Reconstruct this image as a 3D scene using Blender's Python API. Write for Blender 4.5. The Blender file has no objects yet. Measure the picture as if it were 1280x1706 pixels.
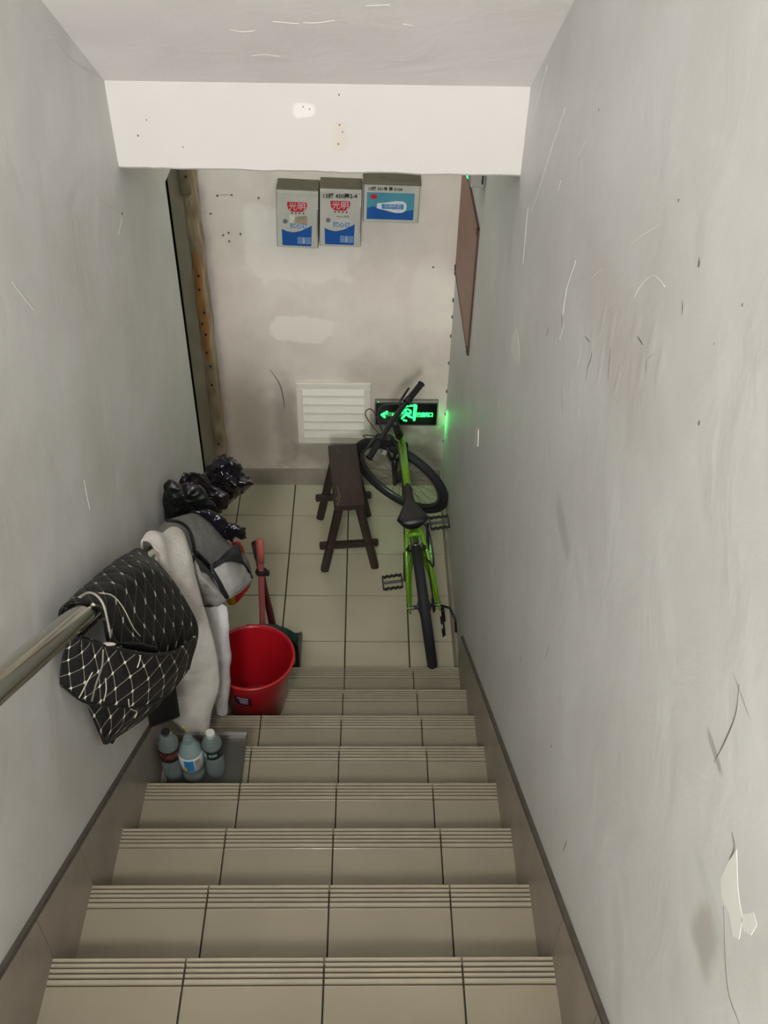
import bpy, bmesh, math, random
from mathutils import Vector, Matrix, noise, Euler

random.seed(7)
C = bpy.context.scene.collection
S = bpy.context.scene

# ------------------------------------------------------------------ camera
FPX = 1610.8
CAM = Vector((0.0, 0.0, 3.4484))
RGT = Vector((0.99977362, -0.01179409, 0.01770896))
UPV = Vector((-0.00565031, 0.65525309, 0.75538828))
FWD = Vector((0.02051297, 0.75531734, -0.65503812))
cd = bpy.data.cameras.new('camera')
cd.sensor_fit = 'HORIZONTAL'; cd.sensor_width = 36.0; cd.lens = FPX / 1280 * 36.0
cd.clip_start = 0.02; cd.clip_end = 100
cam = bpy.data.objects.new('camera', cd); C.objects.link(cam)
cam.matrix_world = Matrix(((RGT.x, UPV.x, -FWD.x, CAM.x), (RGT.y, UPV.y, -FWD.y, CAM.y), (RGT.z, UPV.z, -FWD.z, CAM.z), (0, 0, 0, 1)))
S.camera = cam

# ------------------------------------------------------------------ light
w = bpy.data.worlds.new('world'); S.world = w; w.use_nodes = True
w.node_tree.nodes['Background'].inputs[0].default_value = (0.92, 0.96, 1.0, 1)
w.node_tree.nodes['Background'].inputs[1].default_value = 0.8
def area(name, loc, target, sx, sy, power, col):
    ld = bpy.data.lights.new(name, 'AREA'); ld.shape = 'RECTANGLE'; ld.size = sx; ld.size_y = sy
    ld.energy = power; ld.color = col
    o = bpy.data.objects.new(name, ld); C.objects.link(o); o.location = loc
    o.rotation_euler = (Vector(target) - Vector(loc)).to_track_quat('-Z', 'Y').to_euler()
    return o
area('added_back_light', (-0.2, -6.12, 4.35), (-0.12, 2.0, 2.6), 1.05, 2.2, 400, (0.95, 0.985, 1.0))  # added unseen source behind the camera, main light down the stairs
area('added_top_light', (-0.30, -1.9, 5.45), (-0.1, 0.4, 2.0), 0.5, 0.5, 75, (1.0, 0.975, 0.93))  # added overhead source, unseen, lifts treads and right wall
area('added_landing_fill', (-0.15, 3.62, 2.60), (-0.15, 3.66, 0), 0.95, 0.9, 2.9, (0.94, 1.0, 0.84))  # added unseen fill that brightens the landing floor
S.view_settings.view_transform = 'Standard'; S.view_settings.look = 'None'
S.view_settings.exposure = 0.13; S.view_settings.gamma = 1.0
S.view_settings.use_curve_mapping = False

# ------------------------------------------------------------------ helpers
def at(u, v, ax, val):
    d = RGT * ((u - 640) / FPX) + UPV * ((853 - v) / FPX) + FWD
    i = 'xyz'.index(ax)
    return CAM + d * ((val - CAM[i]) / d[i])
def lin(r, g, b):
    f = lambda c: (c / 255 / 12.92) if c / 255 <= 0.04045 else ((c / 255 + 0.055) / 1.055) ** 2.4
    return (f(r), f(g), f(b), 1)
def link(a, b): a.id_data.links.new(a, b)
def newmat(name):
    m = bpy.data.materials.new(name); m.use_nodes = True
    return m, m.node_tree, m.node_tree.nodes['Principled BSDF']
def mat(name, col, rough=0.5, metal=0.0, var=0.0, vscale=8.0, bump=0.0, bscale=40.0, col2=None, coat=0.0, spec=0.5, stretch=(1, 1, 1), trans=0.0, alpha=1.0, emit=None, estr=0.0):
    m, nt, p = newmat(name)
    p.inputs['Base Color'].default_value = col; p.inputs['Roughness'].default_value = rough
    p.inputs['Metallic'].default_value = metal; p.inputs['Coat Weight'].default_value = coat
    p.inputs['Specular IOR Level'].default_value = spec
    p.inputs['Transmission Weight'].default_value = trans; p.inputs['Alpha'].default_value = alpha
    if emit: p.inputs['Emission Color'].default_value = emit; p.inputs['Emission Strength'].default_value = estr
    tc = nt.nodes.new('ShaderNodeTexCoord'); mp = nt.nodes.new('ShaderNodeMapping')
    mp.inputs['Scale'].default_value = stretch; link(tc.outputs['Object'], mp.inputs[0])
    if var > 0 or col2:
        n = nt.nodes.new('ShaderNodeTexNoise'); n.inputs['Scale'].default_value = vscale; n.inputs['Detail'].default_value = 6
        link(mp.outputs[0], n.inputs[0])
        r = nt.nodes.new('ShaderNodeValToRGB'); r.color_ramp.elements[0].position = 0.35; r.color_ramp.elements[1].position = 0.68
        c2 = col2 or tuple(max(0, c * (1 - var)) for c in col[:3]) + (1,)
        r.color_ramp.elements[0].color = c2; r.color_ramp.elements[1].color = col
        link(n.outputs[0], r.inputs[0]); link(r.outputs[0], p.inputs['Base Color'])
    if bump > 0:
        n2 = nt.nodes.new('ShaderNodeTexNoise'); n2.inputs['Scale'].default_value = bscale; n2.inputs['Detail'].default_value = 5
        link(mp.outputs[0], n2.inputs[0])
        b = nt.nodes.new('ShaderNodeBump'); b.inputs['Strength'].default_value = bump; b.inputs['Distance'].default_value = 0.01
        link(n2.outputs[0], b.inputs['Height']); link(b.outputs[0], p.inputs['Normal'])
    return m
def mathn(nt, op, a, b=None, c=None):
    n = nt.nodes.new('ShaderNodeMath'); n.operation = op
    for i, x in enumerate((a, b, c)):
        if x is None: continue
        if isinstance(x, (int, float)): n.inputs[i].default_value = x
        else: link(x, n.inputs[i])
    return n.outputs[0]

def mesh_obj(name, verts, faces, m, parent=None, smooth=False, uvs=None):
    me = bpy.data.meshes.new(name); me.from_pydata([tuple(v) for v in verts], [], faces); me.update()
    if smooth: me.polygons.foreach_set('use_smooth', [True] * len(me.polygons))
    if m: me.materials.append(m)
    if uvs:
        ul = me.uv_layers.new(name='UVMap')
        for lp in me.loops: ul.data[lp.index].uv = uvs[lp.vertex_index]
    o = bpy.data.objects.new(name, me); C.objects.link(o)
    if parent: o.parent = parent
    return o
def tag(o, label=None, cat=None, group=None, kind=None):
    if label: o['label'] = label
    if cat: o['category'] = cat
    if group: o['group'] = group
    if kind: o['kind'] = kind
    return o
def thing(name, label, cat, loc=(0, 0, 0), rot=(0, 0, 0), group=None):
    o = bpy.data.objects.new(name, None); o.empty_display_size = 0.05; C.objects.link(o)
    o.location = loc; o.rotation_euler = rot
    bpy.context.view_layer.update()
    return tag(o, label, cat, group)
def struct(name, loc=(0, 0, 0)):
    o = bpy.data.objects.new(name, None); C.objects.link(o); o.location = loc; o['kind'] = 'structure'; return o

class G:
    """geometry collector, in the local space of its object"""
    def __init__(s): s.v = []; s.f = []
    def add(s, vs, fs):
        k = len(s.v); s.v += [Vector(v) for v in vs]; s.f += [tuple(i + k for i in f) for f in fs]; return s
    def box(s, a, b, bev=0.0, M=None):
        bm = bmesh.new(); bmesh.ops.create_cube(bm, size=1)
        a, b = Vector(a), Vector(b)
        for v in bm.verts: v.co = Vector(((a[i] + b[i]) / 2 + v.co[i] * (b[i] - a[i]) for i in range(3)))
        if bev > 0: bmesh.ops.bevel(bm, geom=bm.edges[:], offset=bev, segments=2, affect='EDGES', profile=0.5)
        bm.verts.index_update()
        vs = [v.co.copy() for v in bm.verts]
        if M: vs = [M @ v for v in vs]
        s.add(vs, [tuple(v.index for v in f.verts) for f in bm.faces]); bm.free(); return s
    def tube(s, pts, r, seg=12, cap=True, flat=None):
        pts = [Vector(p) for p in pts]; n = len(pts)
        rs = r if isinstance(r, (list, tuple)) else [r] * n
        t0 = (pts[1] - pts[0]).normalized()
        a = t0.orthogonal().normalized() if flat is None else (Vector(flat) - t0 * Vector(flat).dot(t0)).normalized()
        vs = []; prev = t0
        for i, p in enumerate(pts):
            t = ((pts[min(i + 1, n - 1)] - pts[max(i - 1, 0)])).normalized()
            q = prev.rotation_difference(t); a = (q @ a); a = (a - t * a.dot(t)).normalized(); prev = t
            b = t.cross(a); rr = rs[i]
            ra, rb = rr if isinstance(rr, (list, tuple)) else (rr, rr)
            for k in range(seg):
                an = 2 * math.pi * k / seg; vs.append(p + a * (ra * math.cos(an)) + b * (rb * math.sin(an)))
        fs = [(i * seg + k, i * seg + (k + 1) % seg, (i + 1) * seg + (k + 1) % seg, (i + 1) * seg + k) for i in range(n - 1) for k in range(seg)]
        if cap: fs += [tuple(range(seg))[::-1], tuple((n - 1) * seg + k for k in range(seg))]
        return s.add(vs, fs)
    def lathe(s, prof, seg=32, M=None, closed=False):
        vs = []; fs = []; n = len(prof)
        for r, z in prof:
            for k in range(seg):
                an = 2 * math.pi * k / seg; vs.append(Vector((r * math.cos(an), r * math.sin(an), z)))
        for i in range(n - 1 if not closed else n):
            j = (i + 1) % n
            for k in range(seg): fs.append((i * seg + k, i * seg + (k + 1) % seg, j * seg + (k + 1) % seg, j * seg + k))
        if not closed:
            if prof[0][0] > 1e-5: fs.append(tuple(range(seg))[::-1])
            if prof[-1][0] > 1e-5: fs.append(tuple((n - 1) * seg + k for k in range(seg)))
        if M: vs = [M @ v for v in vs]
        return s.add(vs, fs)
    def torus(s, c, axis, R, r, seg=48, m=10, rz=None):
        z = Vector(axis).normalized(); x = z.orthogonal().normalized(); y = z.cross(x); vs = []; fs = []
        rz = rz or r
        for i in range(seg):
            a = 2 * math.pi * i / seg; d = x * math.cos(a) + y * math.sin(a)
            for k in range(m):
                b = 2 * math.pi * k / m; vs.append(Vector(c) + d * (R + r * math.cos(b)) + z * (rz * math.sin(b)))
        for i in range(seg):
            for k in range(m): fs.append((i * m + k, ((i + 1) % seg) * m + k, ((i + 1) % seg) * m + (k + 1) % m, i * m + (k + 1) % m))
        return s.add(vs, fs)
    def prism(s, poly, ax, a, b):
        """poly of 2-D points in the plane across axis ax, from a to b"""
        def P(p, t):
            return {'x': Vector((t, p[0], p[1])), 'y': Vector((p[0], t, p[1])), 'z': Vector((p[0], p[1], t))}[ax]
        n = len(poly); vs = [P(p, a) for p in poly] + [P(p, b) for p in poly]
        fs = [tuple(range(n))[::-1], tuple(range(n, 2 * n))] + [(i, (i + 1) % n, n + (i + 1) % n, n + i) for i in range(n)]
        return s.add(vs, fs)
    def ball(s, c, r, seg=16, rings=10, sc=(1, 1, 1), M=None):
        vs = []; fs = []
        for i in range(rings + 1):
            th = math.pi * i / rings
            for k in range(seg):
                ph = 2 * math.pi * k / seg
                v = Vector((math.sin(th) * math.cos(ph) * sc[0], math.sin(th) * math.sin(ph) * sc[1], math.cos(th) * sc[2])) * r
                vs.append(Vector(c) + ((M @ v) if M else v))
        for i in range(rings):
            for k in range(seg): fs.append((i * seg + k, (i + 1) * seg + k, (i + 1) * seg + (k + 1) % seg, i * seg + (k + 1) % seg))
        return s.add(vs, fs)
    def obj(s, name, m, parent=None, smooth=False, fix=True, auto=None):
        o = mesh_obj(name, s.v, s.f, m, parent, smooth)
        bm = bmesh.new(); bm.from_mesh(o.data)
        bmesh.ops.remove_doubles(bm, verts=bm.verts, dist=1e-6)
        if fix: bmesh.ops.recalc_face_normals(bm, faces=bm.faces)
        if auto:
            for e in bm.edges:
                if len(e.link_faces) == 2 and e.calc_face_angle(0) > math.radians(auto): e.smooth = False
            for f in bm.faces: f.smooth = True
        bm.to_mesh(o.data); bm.free()
        return o
def loc(parent, vs):
    """world points into the local space of a thing"""
    bpy.context.view_layer.update(); M = parent.matrix_world.inverted(); return [M @ Vector(v) for v in vs]
def cr(p0, p1, p2, p3, t):
    return 0.5 * ((2 * p1) + (p2 - p0) * t + (2 * p0 - 5 * p1 + 4 * p2 - p3) * t * t + (3 * p1 - p0 - 3 * p2 + p3) * t ** 3)
def spline(pts, n):
    pts = [Vector(p) for p in pts]; m = len(pts) - 1; out = []
    for i in range(n):
        x = i / (n - 1) * m; k = min(int(x), m - 1); t = x - k
        p = lambda j: pts[j] if 0 <= j <= m else (pts[0] * 2 - pts[1] if j < 0 else pts[m] * 2 - pts[m - 1])
        out.append(cr(p(k - 1), p(k), p(k + 1), p(k + 2), t))
    return out
def sheet(name, rows, nu, nv, thick, m, parent, wr=0.0, ws=6.0, fold=0.0, seed=0, uvs=(1, 1), keep=0.0, param=None):
    """cloth surface through rows of control points, closed with its own thickness"""
    R = [spline(r, nv) for r in rows]
    cols = [spline([R[i][j] for i in range(len(R))], nu) for j in range(nv)]
    P = [[cols[j][i] for j in range(nv)] for i in range(nu)]
    N = [[None] * nv for _ in range(nu)]
    for i in range(nu):
        for j in range(nv):
            a = P[min(i + 1, nu - 1)][j] - P[max(i - 1, 0)][j]; b = P[i][min(j + 1, nv - 1)] - P[i][max(j - 1, 0)]
            n = a.cross(b); N[i][j] = n.normalized() if n.length > 1e-12 else Vector((0, -1, 0))
    if N[nu // 2][nv // 2].dot(CAM - P[nu // 2][nv // 2]) < 0: N = [[-n for n in r] for r in N]
    L1 = [0.0]
    for i in range(1, nu): L1.append(L1[-1] + (P[i][nv // 2] - P[i - 1][nv // 2]).length)
    L2 = [0.0]
    for j in range(1, nv): L2.append(L2[-1] + (P[nu // 2][j] - P[nu // 2][j - 1]).length)
    vf = []; vb = []; uv = []
    for i in range(nu):
        for j in range(nv):
            p = P[i][j]; o = Vector((seed * 3.7, seed, 0))
            d = wr * noise.noise(p * ws + o) + wr * 0.4 * noise.noise(p * ws * 3 + o) + fold * math.sin(j / (nv - 1) * 9 + 1.5 * noise.noise(p * 3 + o))
            d += keep
            vf.append(p + N[i][j] * d); vb.append(p + N[i][j] * (d - thick)); uv.append((param[0] * j / (nv - 1), param[1] * i / (nu - 1)) if param else (L2[j] * uvs[0], L1[i] * uvs[1]))
    K = nu * nv; q = lambda i, j: i * nv + j; fs = []
    for i in range(nu - 1):
        for j in range(nv - 1):
            fs.append((q(i, j), q(i, j + 1), q(i + 1, j + 1), q(i + 1, j)))
            fs.append((K + q(i, j), K + q(i + 1, j), K + q(i + 1, j + 1), K + q(i, j + 1)))
    for i in range(nu - 1):
        fs.append((q(i, 0), q(i + 1, 0), K + q(i + 1, 0), K + q(i, 0))); fs.append((q(i + 1, nv - 1), q(i, nv - 1), K + q(i, nv - 1), K + q(i + 1, nv - 1)))
    for j in range(nv - 1):
        fs.append((q(0, j + 1), q(0, j), K + q(0, j), K + q(0, j + 1))); fs.append((q(nu - 1, j), q(nu - 1, j + 1), K + q(nu - 1, j + 1), K + q(nu - 1, j)))
    vs = loc(parent, vf + vb) if parent else vf + vb
    o = mesh_obj(name, vs, fs, m, parent, True, uv + uv)
    bm = bmesh.new(); bm.from_mesh(o.data); bmesh.ops.recalc_face_normals(bm, faces=bm.faces); bm.to_mesh(o.data); bm.free()
    return o
def inflate(name, outline, m, parent, depth, seed=0, cr_amp=0.012, cr_s=14, rings=16, n=72, out=Vector((0, -1, 0)), flatb=0.7, ridge=0.0):
    """a stuffed soft body: closed outline in space, bulging to both sides, creased"""
    outline = [Vector(p) for p in outline]; m0 = len(outline)
    ring = []
    for i in range(n):
        x = i / n * m0; k = int(x); t = x - k
        ring.append(cr(outline[(k - 1) % m0], outline[k % m0], outline[(k + 1) % m0], outline[(k + 2) % m0], t))
    c = sum(ring, Vector()) / n; vs = []; fs = []; o = Vector((seed * 5.1, seed * 2.3, seed))
    def pt(i, k, side):
        r = i / rings; p = c.lerp(ring[k % n], r); h = math.sqrt(max(0, 1 - r ** 2.4)) * depth
        q = p + out * (h * side)
        rd = noise.noise(q * cr_s + o); rd2 = noise.noise(q * cr_s * 2.3 + o * 2)
        amp = cr_amp * (0.6 + 0.4 * r)
        d = amp * (rd + 0.55 * rd2) - ridge * abs(noise.noise(q * cr_s * 0.8 + o * 3)) - ridge * .55 * abs(noise.noise(q * cr_s * 2.0 + o * 4)) + ridge * .12 * (noise.noise(q * cr_s * 4.5 + o))
        dirv = (q - (c)).normalized() if (q - c).length > 1e-6 else out * side
        return q + dirv * d
    for side in (1, -flatb):
        for i in range(rings if side < 0 else rings + 1):
            for k in range(n): vs.append(pt(i, k, side))
    q1 = lambda i, k: i * n + k % n
    K = (rings + 1) * n; q2 = lambda i, k: (K + i * n + k % n) if i < rings else rings * n + k % n
    for i in range(rings):
        for k in range(n):
            fs.append((q1(i, k), q1(i, k + 1), q1(i + 1, k + 1), q1(i + 1, k))); fs.append((q2(i, k), q2(i + 1, k), q2(i + 1, k + 1), q2(i, k + 1)))
    vs = loc(parent, vs) if parent else vs
    ob = mesh_obj(name, vs, fs, m, parent, True)
    bm = bmesh.new(); bm.from_mesh(ob.data); bmesh.ops.remove_doubles(bm, verts=bm.verts, dist=1e-5)
    bmesh.ops.recalc_face_normals(bm, faces=bm.faces); bm.to_mesh(ob.data); bm.free()
    return ob
def on_surface(objs, pts, lift=0.003):
    """project image points along the sight line on to built surfaces, returned as world points"""
    from mathutils.bvhtree import BVHTree
    bpy.context.view_layer.update()
    tr = []
    for o in objs:
        me = o.data; M = o.matrix_world
        tr.append(BVHTree.FromPolygons([M @ v.co for v in me.vertices], [tuple(p.vertices) for p in me.polygons]))
    res = []
    for u, v in pts:
        d = (at(u, v, 'y', 2.0) - CAM).normalized(); best = None
        for t in tr:
            h = t.ray_cast(CAM, d)
            if h[0] and (best is None or h[3] < best[3]): best = h
        if best: res.append(best[0] - d * lift)
    return res
def text(name, body, m, parent, M, size, ext=0.0006, bold=0.0):
    cu = bpy.data.curves.new(name, 'FONT'); cu.body = body; cu.size = size; cu.extrude = ext; cu.offset = bold
    cu.align_x = 'CENTER'; cu.align_y = 'CENTER'; cu.materials.append(m)
    cu.resolution_u = 3
    o = bpy.data.objects.new(name, cu); C.objects.link(o); bpy.context.view_layer.update()
    me = bpy.data.meshes.new_from_object(o.evaluated_get(bpy.context.evaluated_depsgraph_get()))
    bpy.data.objects.remove(o); bpy.data.curves.remove(cu)
    me.name = name
    if not me.materials: me.materials.append(m)
    o = bpy.data.objects.new(name, me); C.objects.link(o); o.parent = parent; o.matrix_local = M; return o

# ------------------------------------------------------------------ materials
def wall_mat(name, base, plane, marks=(), var=0.05, bump=0.25, rough=0.55, c2=None, wave=2.6):
    """plaster: faint mottling, trowel relief, and stains / repaints / toned areas with a place of their own.
    marks: (centre a, centre b, half a, half b, colour, strength, softness)"""
    m, nt, p = newmat(name)
    tc = nt.nodes.new('ShaderNodeTexCoord'); sp = nt.nodes.new('ShaderNodeSeparateXYZ'); link(tc.outputs['Object'], sp.inputs[0])
    n = nt.nodes.new('ShaderNodeTexNoise'); n.inputs['Scale'].default_value = wave; n.inputs['Detail'].default_value = 8; n.inputs['Roughness'].default_value = 0.6
    link(tc.outputs['Object'], n.inputs[0])
    r = nt.nodes.new('ShaderNodeValToRGB'); r.color_ramp.elements[0].position = 0.3; r.color_ramp.elements[1].position = 0.62
    r.color_ramp.elements[0].color = c2 or tuple(c * (1 - var) for c in base[:3]) + (1,); r.color_ramp.elements[1].color = base
    link(n.outputs[0], r.inputs[0]); col = r.outputs[0]
    nz = nt.nodes.new('ShaderNodeTexNoise'); nz.inputs['Scale'].default_value = 9; nz.inputs['Detail'].default_value = 7; link(tc.outputs['Object'], nz.inputs[0])
    a_out = sp.outputs[0 if plane == 'y' else 1]; b_out = sp.outputs[1 if plane == 'z' else 2]
    for ca, cb, ha, hb, mc, st, soft in marks:
        da = mathn(nt, 'DIVIDE', mathn(nt, 'SUBTRACT', a_out, ca), ha); db = mathn(nt, 'DIVIDE', mathn(nt, 'SUBTRACT', b_out, cb), hb)
        d = mathn(nt, 'POWER', mathn(nt, 'ADD', mathn(nt, 'POWER', mathn(nt, 'ABSOLUTE', da), 3.0), mathn(nt, 'POWER', mathn(nt, 'ABSOLUTE', db), 3.0)), 0.333)
        d = mathn(nt, 'ADD', d, mathn(nt, 'MULTIPLY', mathn(nt, 'SUBTRACT', nz.outputs[0], 0.5), 1.5))
        mr = nt.nodes.new('ShaderNodeMapRange'); mr.interpolation_type = 'SMOOTHSTEP'
        link(d, mr.inputs[0]); mr.inputs[1].default_value = 1 + soft; mr.inputs[2].default_value = 1 - soft
        mr.inputs[3].default_value = 0; mr.inputs[4].default_value = st
        mx = nt.nodes.new('ShaderNodeMix'); mx.data_type = 'RGBA'; link(mr.outputs[0], mx.inputs[0]); link(col, mx.inputs[6]); mx.inputs[7].default_value = mc
        col = mx.outputs[2]
    link(col, p.inputs['Base Color']); p.inputs['Roughness'].default_value = rough; p.inputs['Specular IOR Level'].default_value = 0.35
    b1 = nt.nodes.new('ShaderNodeTexNoise'); b1.inputs['Scale'].default_value = 5; b1.inputs['Detail'].default_value = 9; b1.inputs['Distortion'].default_value = 0.6
    link(tc.outputs['Object'], b1.inputs[0])
    b = nt.nodes.new('ShaderNodeBump'); b.inputs['Strength'].default_value = bump; b.inputs['Distance'].default_value = 0.02
    link(b1.outputs[0], b.inputs['Height']); link(b.outputs[0], p.inputs['Normal'])
    return m
YB = 4.216; XL = -0.682; XR = 0.43
def bw(u, v): q = at(u, v, 'y', YB); return q.x, q.z
def patch(plane, u0, v0, u1, v1, col, st, soft, val):
    p = at(u0, v0, plane, val); q = at(u1, v1, plane, val)
    i, j = (0, 2) if plane == 'y' else (1, 2)
    return ((p[i] + q[i]) / 2, (p[j] + q[j]) / 2, abs(q[i] - p[i]) / 2, abs(q[j] - p[j]) / 2, col, st, soft)
PLAST = lin(224, 215, 202)
WHT = lin(236, 229, 216)
back_marks = [
    patch('y', 395, 345, 595, 470, WHT, 0.6, 0.16, YB), patch('y', 405, 335, 450, 400, WHT, 0.5, 0.2, YB),
    patch('y', 438, 528, 560, 570, WHT, 0.75, 0.14, YB), patch('y', 690, 440, 750, 560, WHT, 0.35, 0.3, YB),
    patch('y', 336, 290, 366, 780, lin(176, 166, 170), 0.75, 0.5, YB),  # left edge: a darker, purplish column
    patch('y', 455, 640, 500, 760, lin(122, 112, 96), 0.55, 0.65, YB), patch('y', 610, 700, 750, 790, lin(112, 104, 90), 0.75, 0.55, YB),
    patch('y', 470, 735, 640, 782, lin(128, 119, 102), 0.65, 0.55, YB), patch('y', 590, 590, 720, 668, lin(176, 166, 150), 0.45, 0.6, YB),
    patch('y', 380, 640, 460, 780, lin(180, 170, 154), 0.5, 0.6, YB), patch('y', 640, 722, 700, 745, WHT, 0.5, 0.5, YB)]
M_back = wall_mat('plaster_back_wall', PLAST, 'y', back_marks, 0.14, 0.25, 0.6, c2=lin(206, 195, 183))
LT = lin(224, 224, 223)
right_marks = [
    patch('x', 960, 470, 1110, 640, lin(204, 196, 194), 0.5, 0.5, XR), patch('x', 1160, 1390, 1205, 1600, lin(192, 196, 192), 0.4, 0.5, XR),
    patch('x', 1150, 1545, 1200, 1590, lin(165, 158, 148), 0.6, 0.35, XR), patch('x', 1178, 1225, 1205, 1285, lin(160, 156, 150), 0.7, 0.35, XR),
    patch('x', 1222, 1125, 1248, 1190, lin(160, 156, 150), 0.7, 0.3, XR), patch('x', 925, 850, 950, 900, lin(176, 172, 164), 0.5, 0.5, XR)]
M_right = wall_mat('plaster_right_wall', LT, 'x', right_marks, 0.06, 0.22, 0.5, c2=lin(212, 211, 208))
M_left = wall_mat('plaster_left_wall', lin(223, 222, 219), 'x', [], 0.06, 0.24, 0.5, c2=lin(208, 206, 200))
M_beam = wall_mat('whitewashed_beam', lin(201, 195, 190), 'y', [patch('y', 490, 170, 528, 195, lin(222, 217, 212), 0.8, 0.2, 2.645), patch('y', 555, 200, 580, 250, lin(196, 184, 166), 0.5, 0.5, 2.645)], 0.03, 0.12, 0.55)
M_ceil = wall_mat('plaster_soffit', lin(238, 231, 228), 'z', [], 0.06, 0.28, 0.6, c2=lin(228, 221, 217))
M_tile = mat('glazed_stair_tile', lin(152, 144, 125), 0.42, var=0.10, vscale=5, bump=0.03, bscale=60, coat=0.04)
M_groove = mat('dark_groove', lin(78, 70, 56), 0.9)  # groove bottoms darker than the ribs
M_rib = mat('ribbed_nosing_highlight', lin(170, 163, 143), 0.26, var=0.12, vscale=9, coat=0.15)  # ribs lighter than the tread: their highlights are put into the colour
M_ftile = mat('glazed_floor_tile', lin(200, 193, 168), 0.25, var=0.08, vscale=4, bump=0.02, bscale=50, coat=0.25)
M_skirt = mat('brown_skirting_tile', lin(160, 150, 137), 0.35, var=0.22, vscale=7, bump=0.05, coat=0.1)
M_grout = mat('dark_grout', lin(66, 59, 46), 0.9, var=0.2)
M_edge = mat('dirty_wall_edge', lin(98, 90, 82), 0.85, var=0.3, vscale=20, bump=0.3)
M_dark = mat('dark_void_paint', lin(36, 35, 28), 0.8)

# ------------------------------------------------------------------ setting
RUN, RISE, Y1, Z1 = 0.2568, 0.1676, 2.758, 0.1558
ny = lambda i: Y1 - i * RUN            # nosing line of tread i (0 = lowest)
tz = lambda i: Z1 + i * RISE
JX = [-0.672, -0.3814, -0.0814, 0.2186, 0.420]
GAP = 0.0022

floor = struct('floor')
G().box((-1.15, 2.66, -0.12), (0.60, 4.4, -0.006)).obj('grout_bed', M_grout, floor)
xs = [-1.13, -0.986, -0.686, -0.386, -0.086, 0.214, 0.428]
ys = [2.745, 3.0444, 3.3444, 3.6444, 3.9444, 4.214]
k = 0
for j in range(5):
    for i in range(6):
        if i < 2 and j < 2: continue
        k += 1; dz = 0.0006 * ((k * 37) % 3)
        G().box((xs[i] + .003, ys[j] + .003, -0.008), (xs[i + 1] - .003, ys[j + 1] - .003, dz), 0.0012).obj('floor_tile', M_ftile, floor)

stairs = struct('staircase')
NS = 12
core = [(Y1 - 0.012, -0.1)]
for i in range(NS):
    core += [(ny(i) - 0.014, tz(i) - 0.011), (ny(i + 1) - 0.014, tz(i) - 0.011)]
core += [(ny(NS) - 0.014, tz(NS - 1) - 0.011), (ny(NS) - 0.014, -0.1)]
G().prism(core, 'x', -0.675, 0.423).obj('stair_core', M_grout, stairs)
def tread_profile(y, z):
    """nosing with five raised ribs, then a plain tread; a list of (y, z) going round"""
    P = [(y - 0.002, z - 0.012), (y, z - 0.008), (y - 0.001, z - 0.003), (y - 0.003, z)]
    for g in (0.0105, 0.022, 0.0335, 0.045, 0.0600):
        P += [(y - g + 0.0030, z), (y - g + 0.0018, z - 0.0042), (y - g - 0.0010, z - 0.0042), (y - g - 0.0036, z)]
    return P
for i in range(NS):
    for c in range(4):
        if i == 4 and c == 0: x0 = JX[0]
        a, b = JX[c] + (GAP if c else 0.001), JX[c + 1] - (GAP if c < 3 else 0.001)
        dz = 0.0006 * ((i * 5 + c * 3) % 3)
        P = tread_profile(ny(i), tz(i) + dz); yb = ny(i + 1) - 0.010
        zt = tz(i) + dz; ym = ny(i) - 0.0645
        tile = G().prism([(ym, zt), (yb, zt), (yb, zt - 0.012), (ym, zt - 0.012)], 'x', a, b).obj('tread_tile', M_tile, stairs)
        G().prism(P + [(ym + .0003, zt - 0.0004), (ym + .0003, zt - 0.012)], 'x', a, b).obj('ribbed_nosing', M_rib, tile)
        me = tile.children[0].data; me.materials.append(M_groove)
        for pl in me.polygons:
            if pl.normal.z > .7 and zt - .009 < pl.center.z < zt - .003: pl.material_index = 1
        if i < NS:
            zb = tz(i - 1) if i else 0.0
            G().box((a, ny(i) - 0.016, zb + 0.002), (b, ny(i) - 0.006, tz(i) - 0.0125), 0.001).obj('riser_tile', M_tile, stairs)

def rakeline(y): return Z1 + (Y1 - y) / RUN * RISE     # line through the nosings
for side, xf, xw, nm in ((-1, -0.670, -0.688, 'baseboard_left'), (1, 0.418, 0.436, 'baseboard_right')):
    b = struct(nm)
    rise_off = lambda y: 0.162 + 0.02 * min(1, max(0, (y - 0.9) / 1.6))
    for i in range(NS):
        y0, y1 = ny(i) + 0.0015, ny(i + 1) + 0.0035
        if i == 0: y0 = Y1 + 0.035
        poly = [(y0, rakeline(y0) - 0.35 if i else -0.02), (y0, rakeline(y0) + rise_off(y0)), (y1, rakeline(y1) + rise_off(y1)), (y1, rakeline(y1) - 0.35 if i else -0.02)]
        G().prism(poly, 'x', xf, xw - side * 0.004).obj('skirting_tile', M_skirt, b)
    yy0, yy1 = Y1 + 0.03, ny(NS)
    poly = [(yy0, rakeline(yy0) + rise_off(yy0) - 0.004), (yy0, rakeline(yy0) + rise_off(yy0) + 0.010), (yy1, rakeline(yy1) + rise_off(yy1) + 0.010), (yy1, rakeline(yy1) + rise_off(yy1) - 0.004)]
    G().prism(poly, 'x', xf + side * 0.0015, xw).obj('grout_line', M_edge, b)
    if side > 0:
        for a, c in ((2.80, 3.10), (3.10, 3.40), (3.40, 3.70), (3.70, 4.0), (4.0, 4.205)):
            G().box((xf, a + 0.001, 0.0), (xw, c - 0.001, 0.11), 0.001).obj('skirting_tile', M_skirt, b)
    else:
        for a, c in ((2.80, 3.01), (3.01, 3.215)):
            G().box((xw, a + 0.001, 0.0), (xf, c - 0.001, 0.11), 0.001).obj('skirting_tile', M_skirt, b)
bb = struct('baseboard_back')
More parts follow.
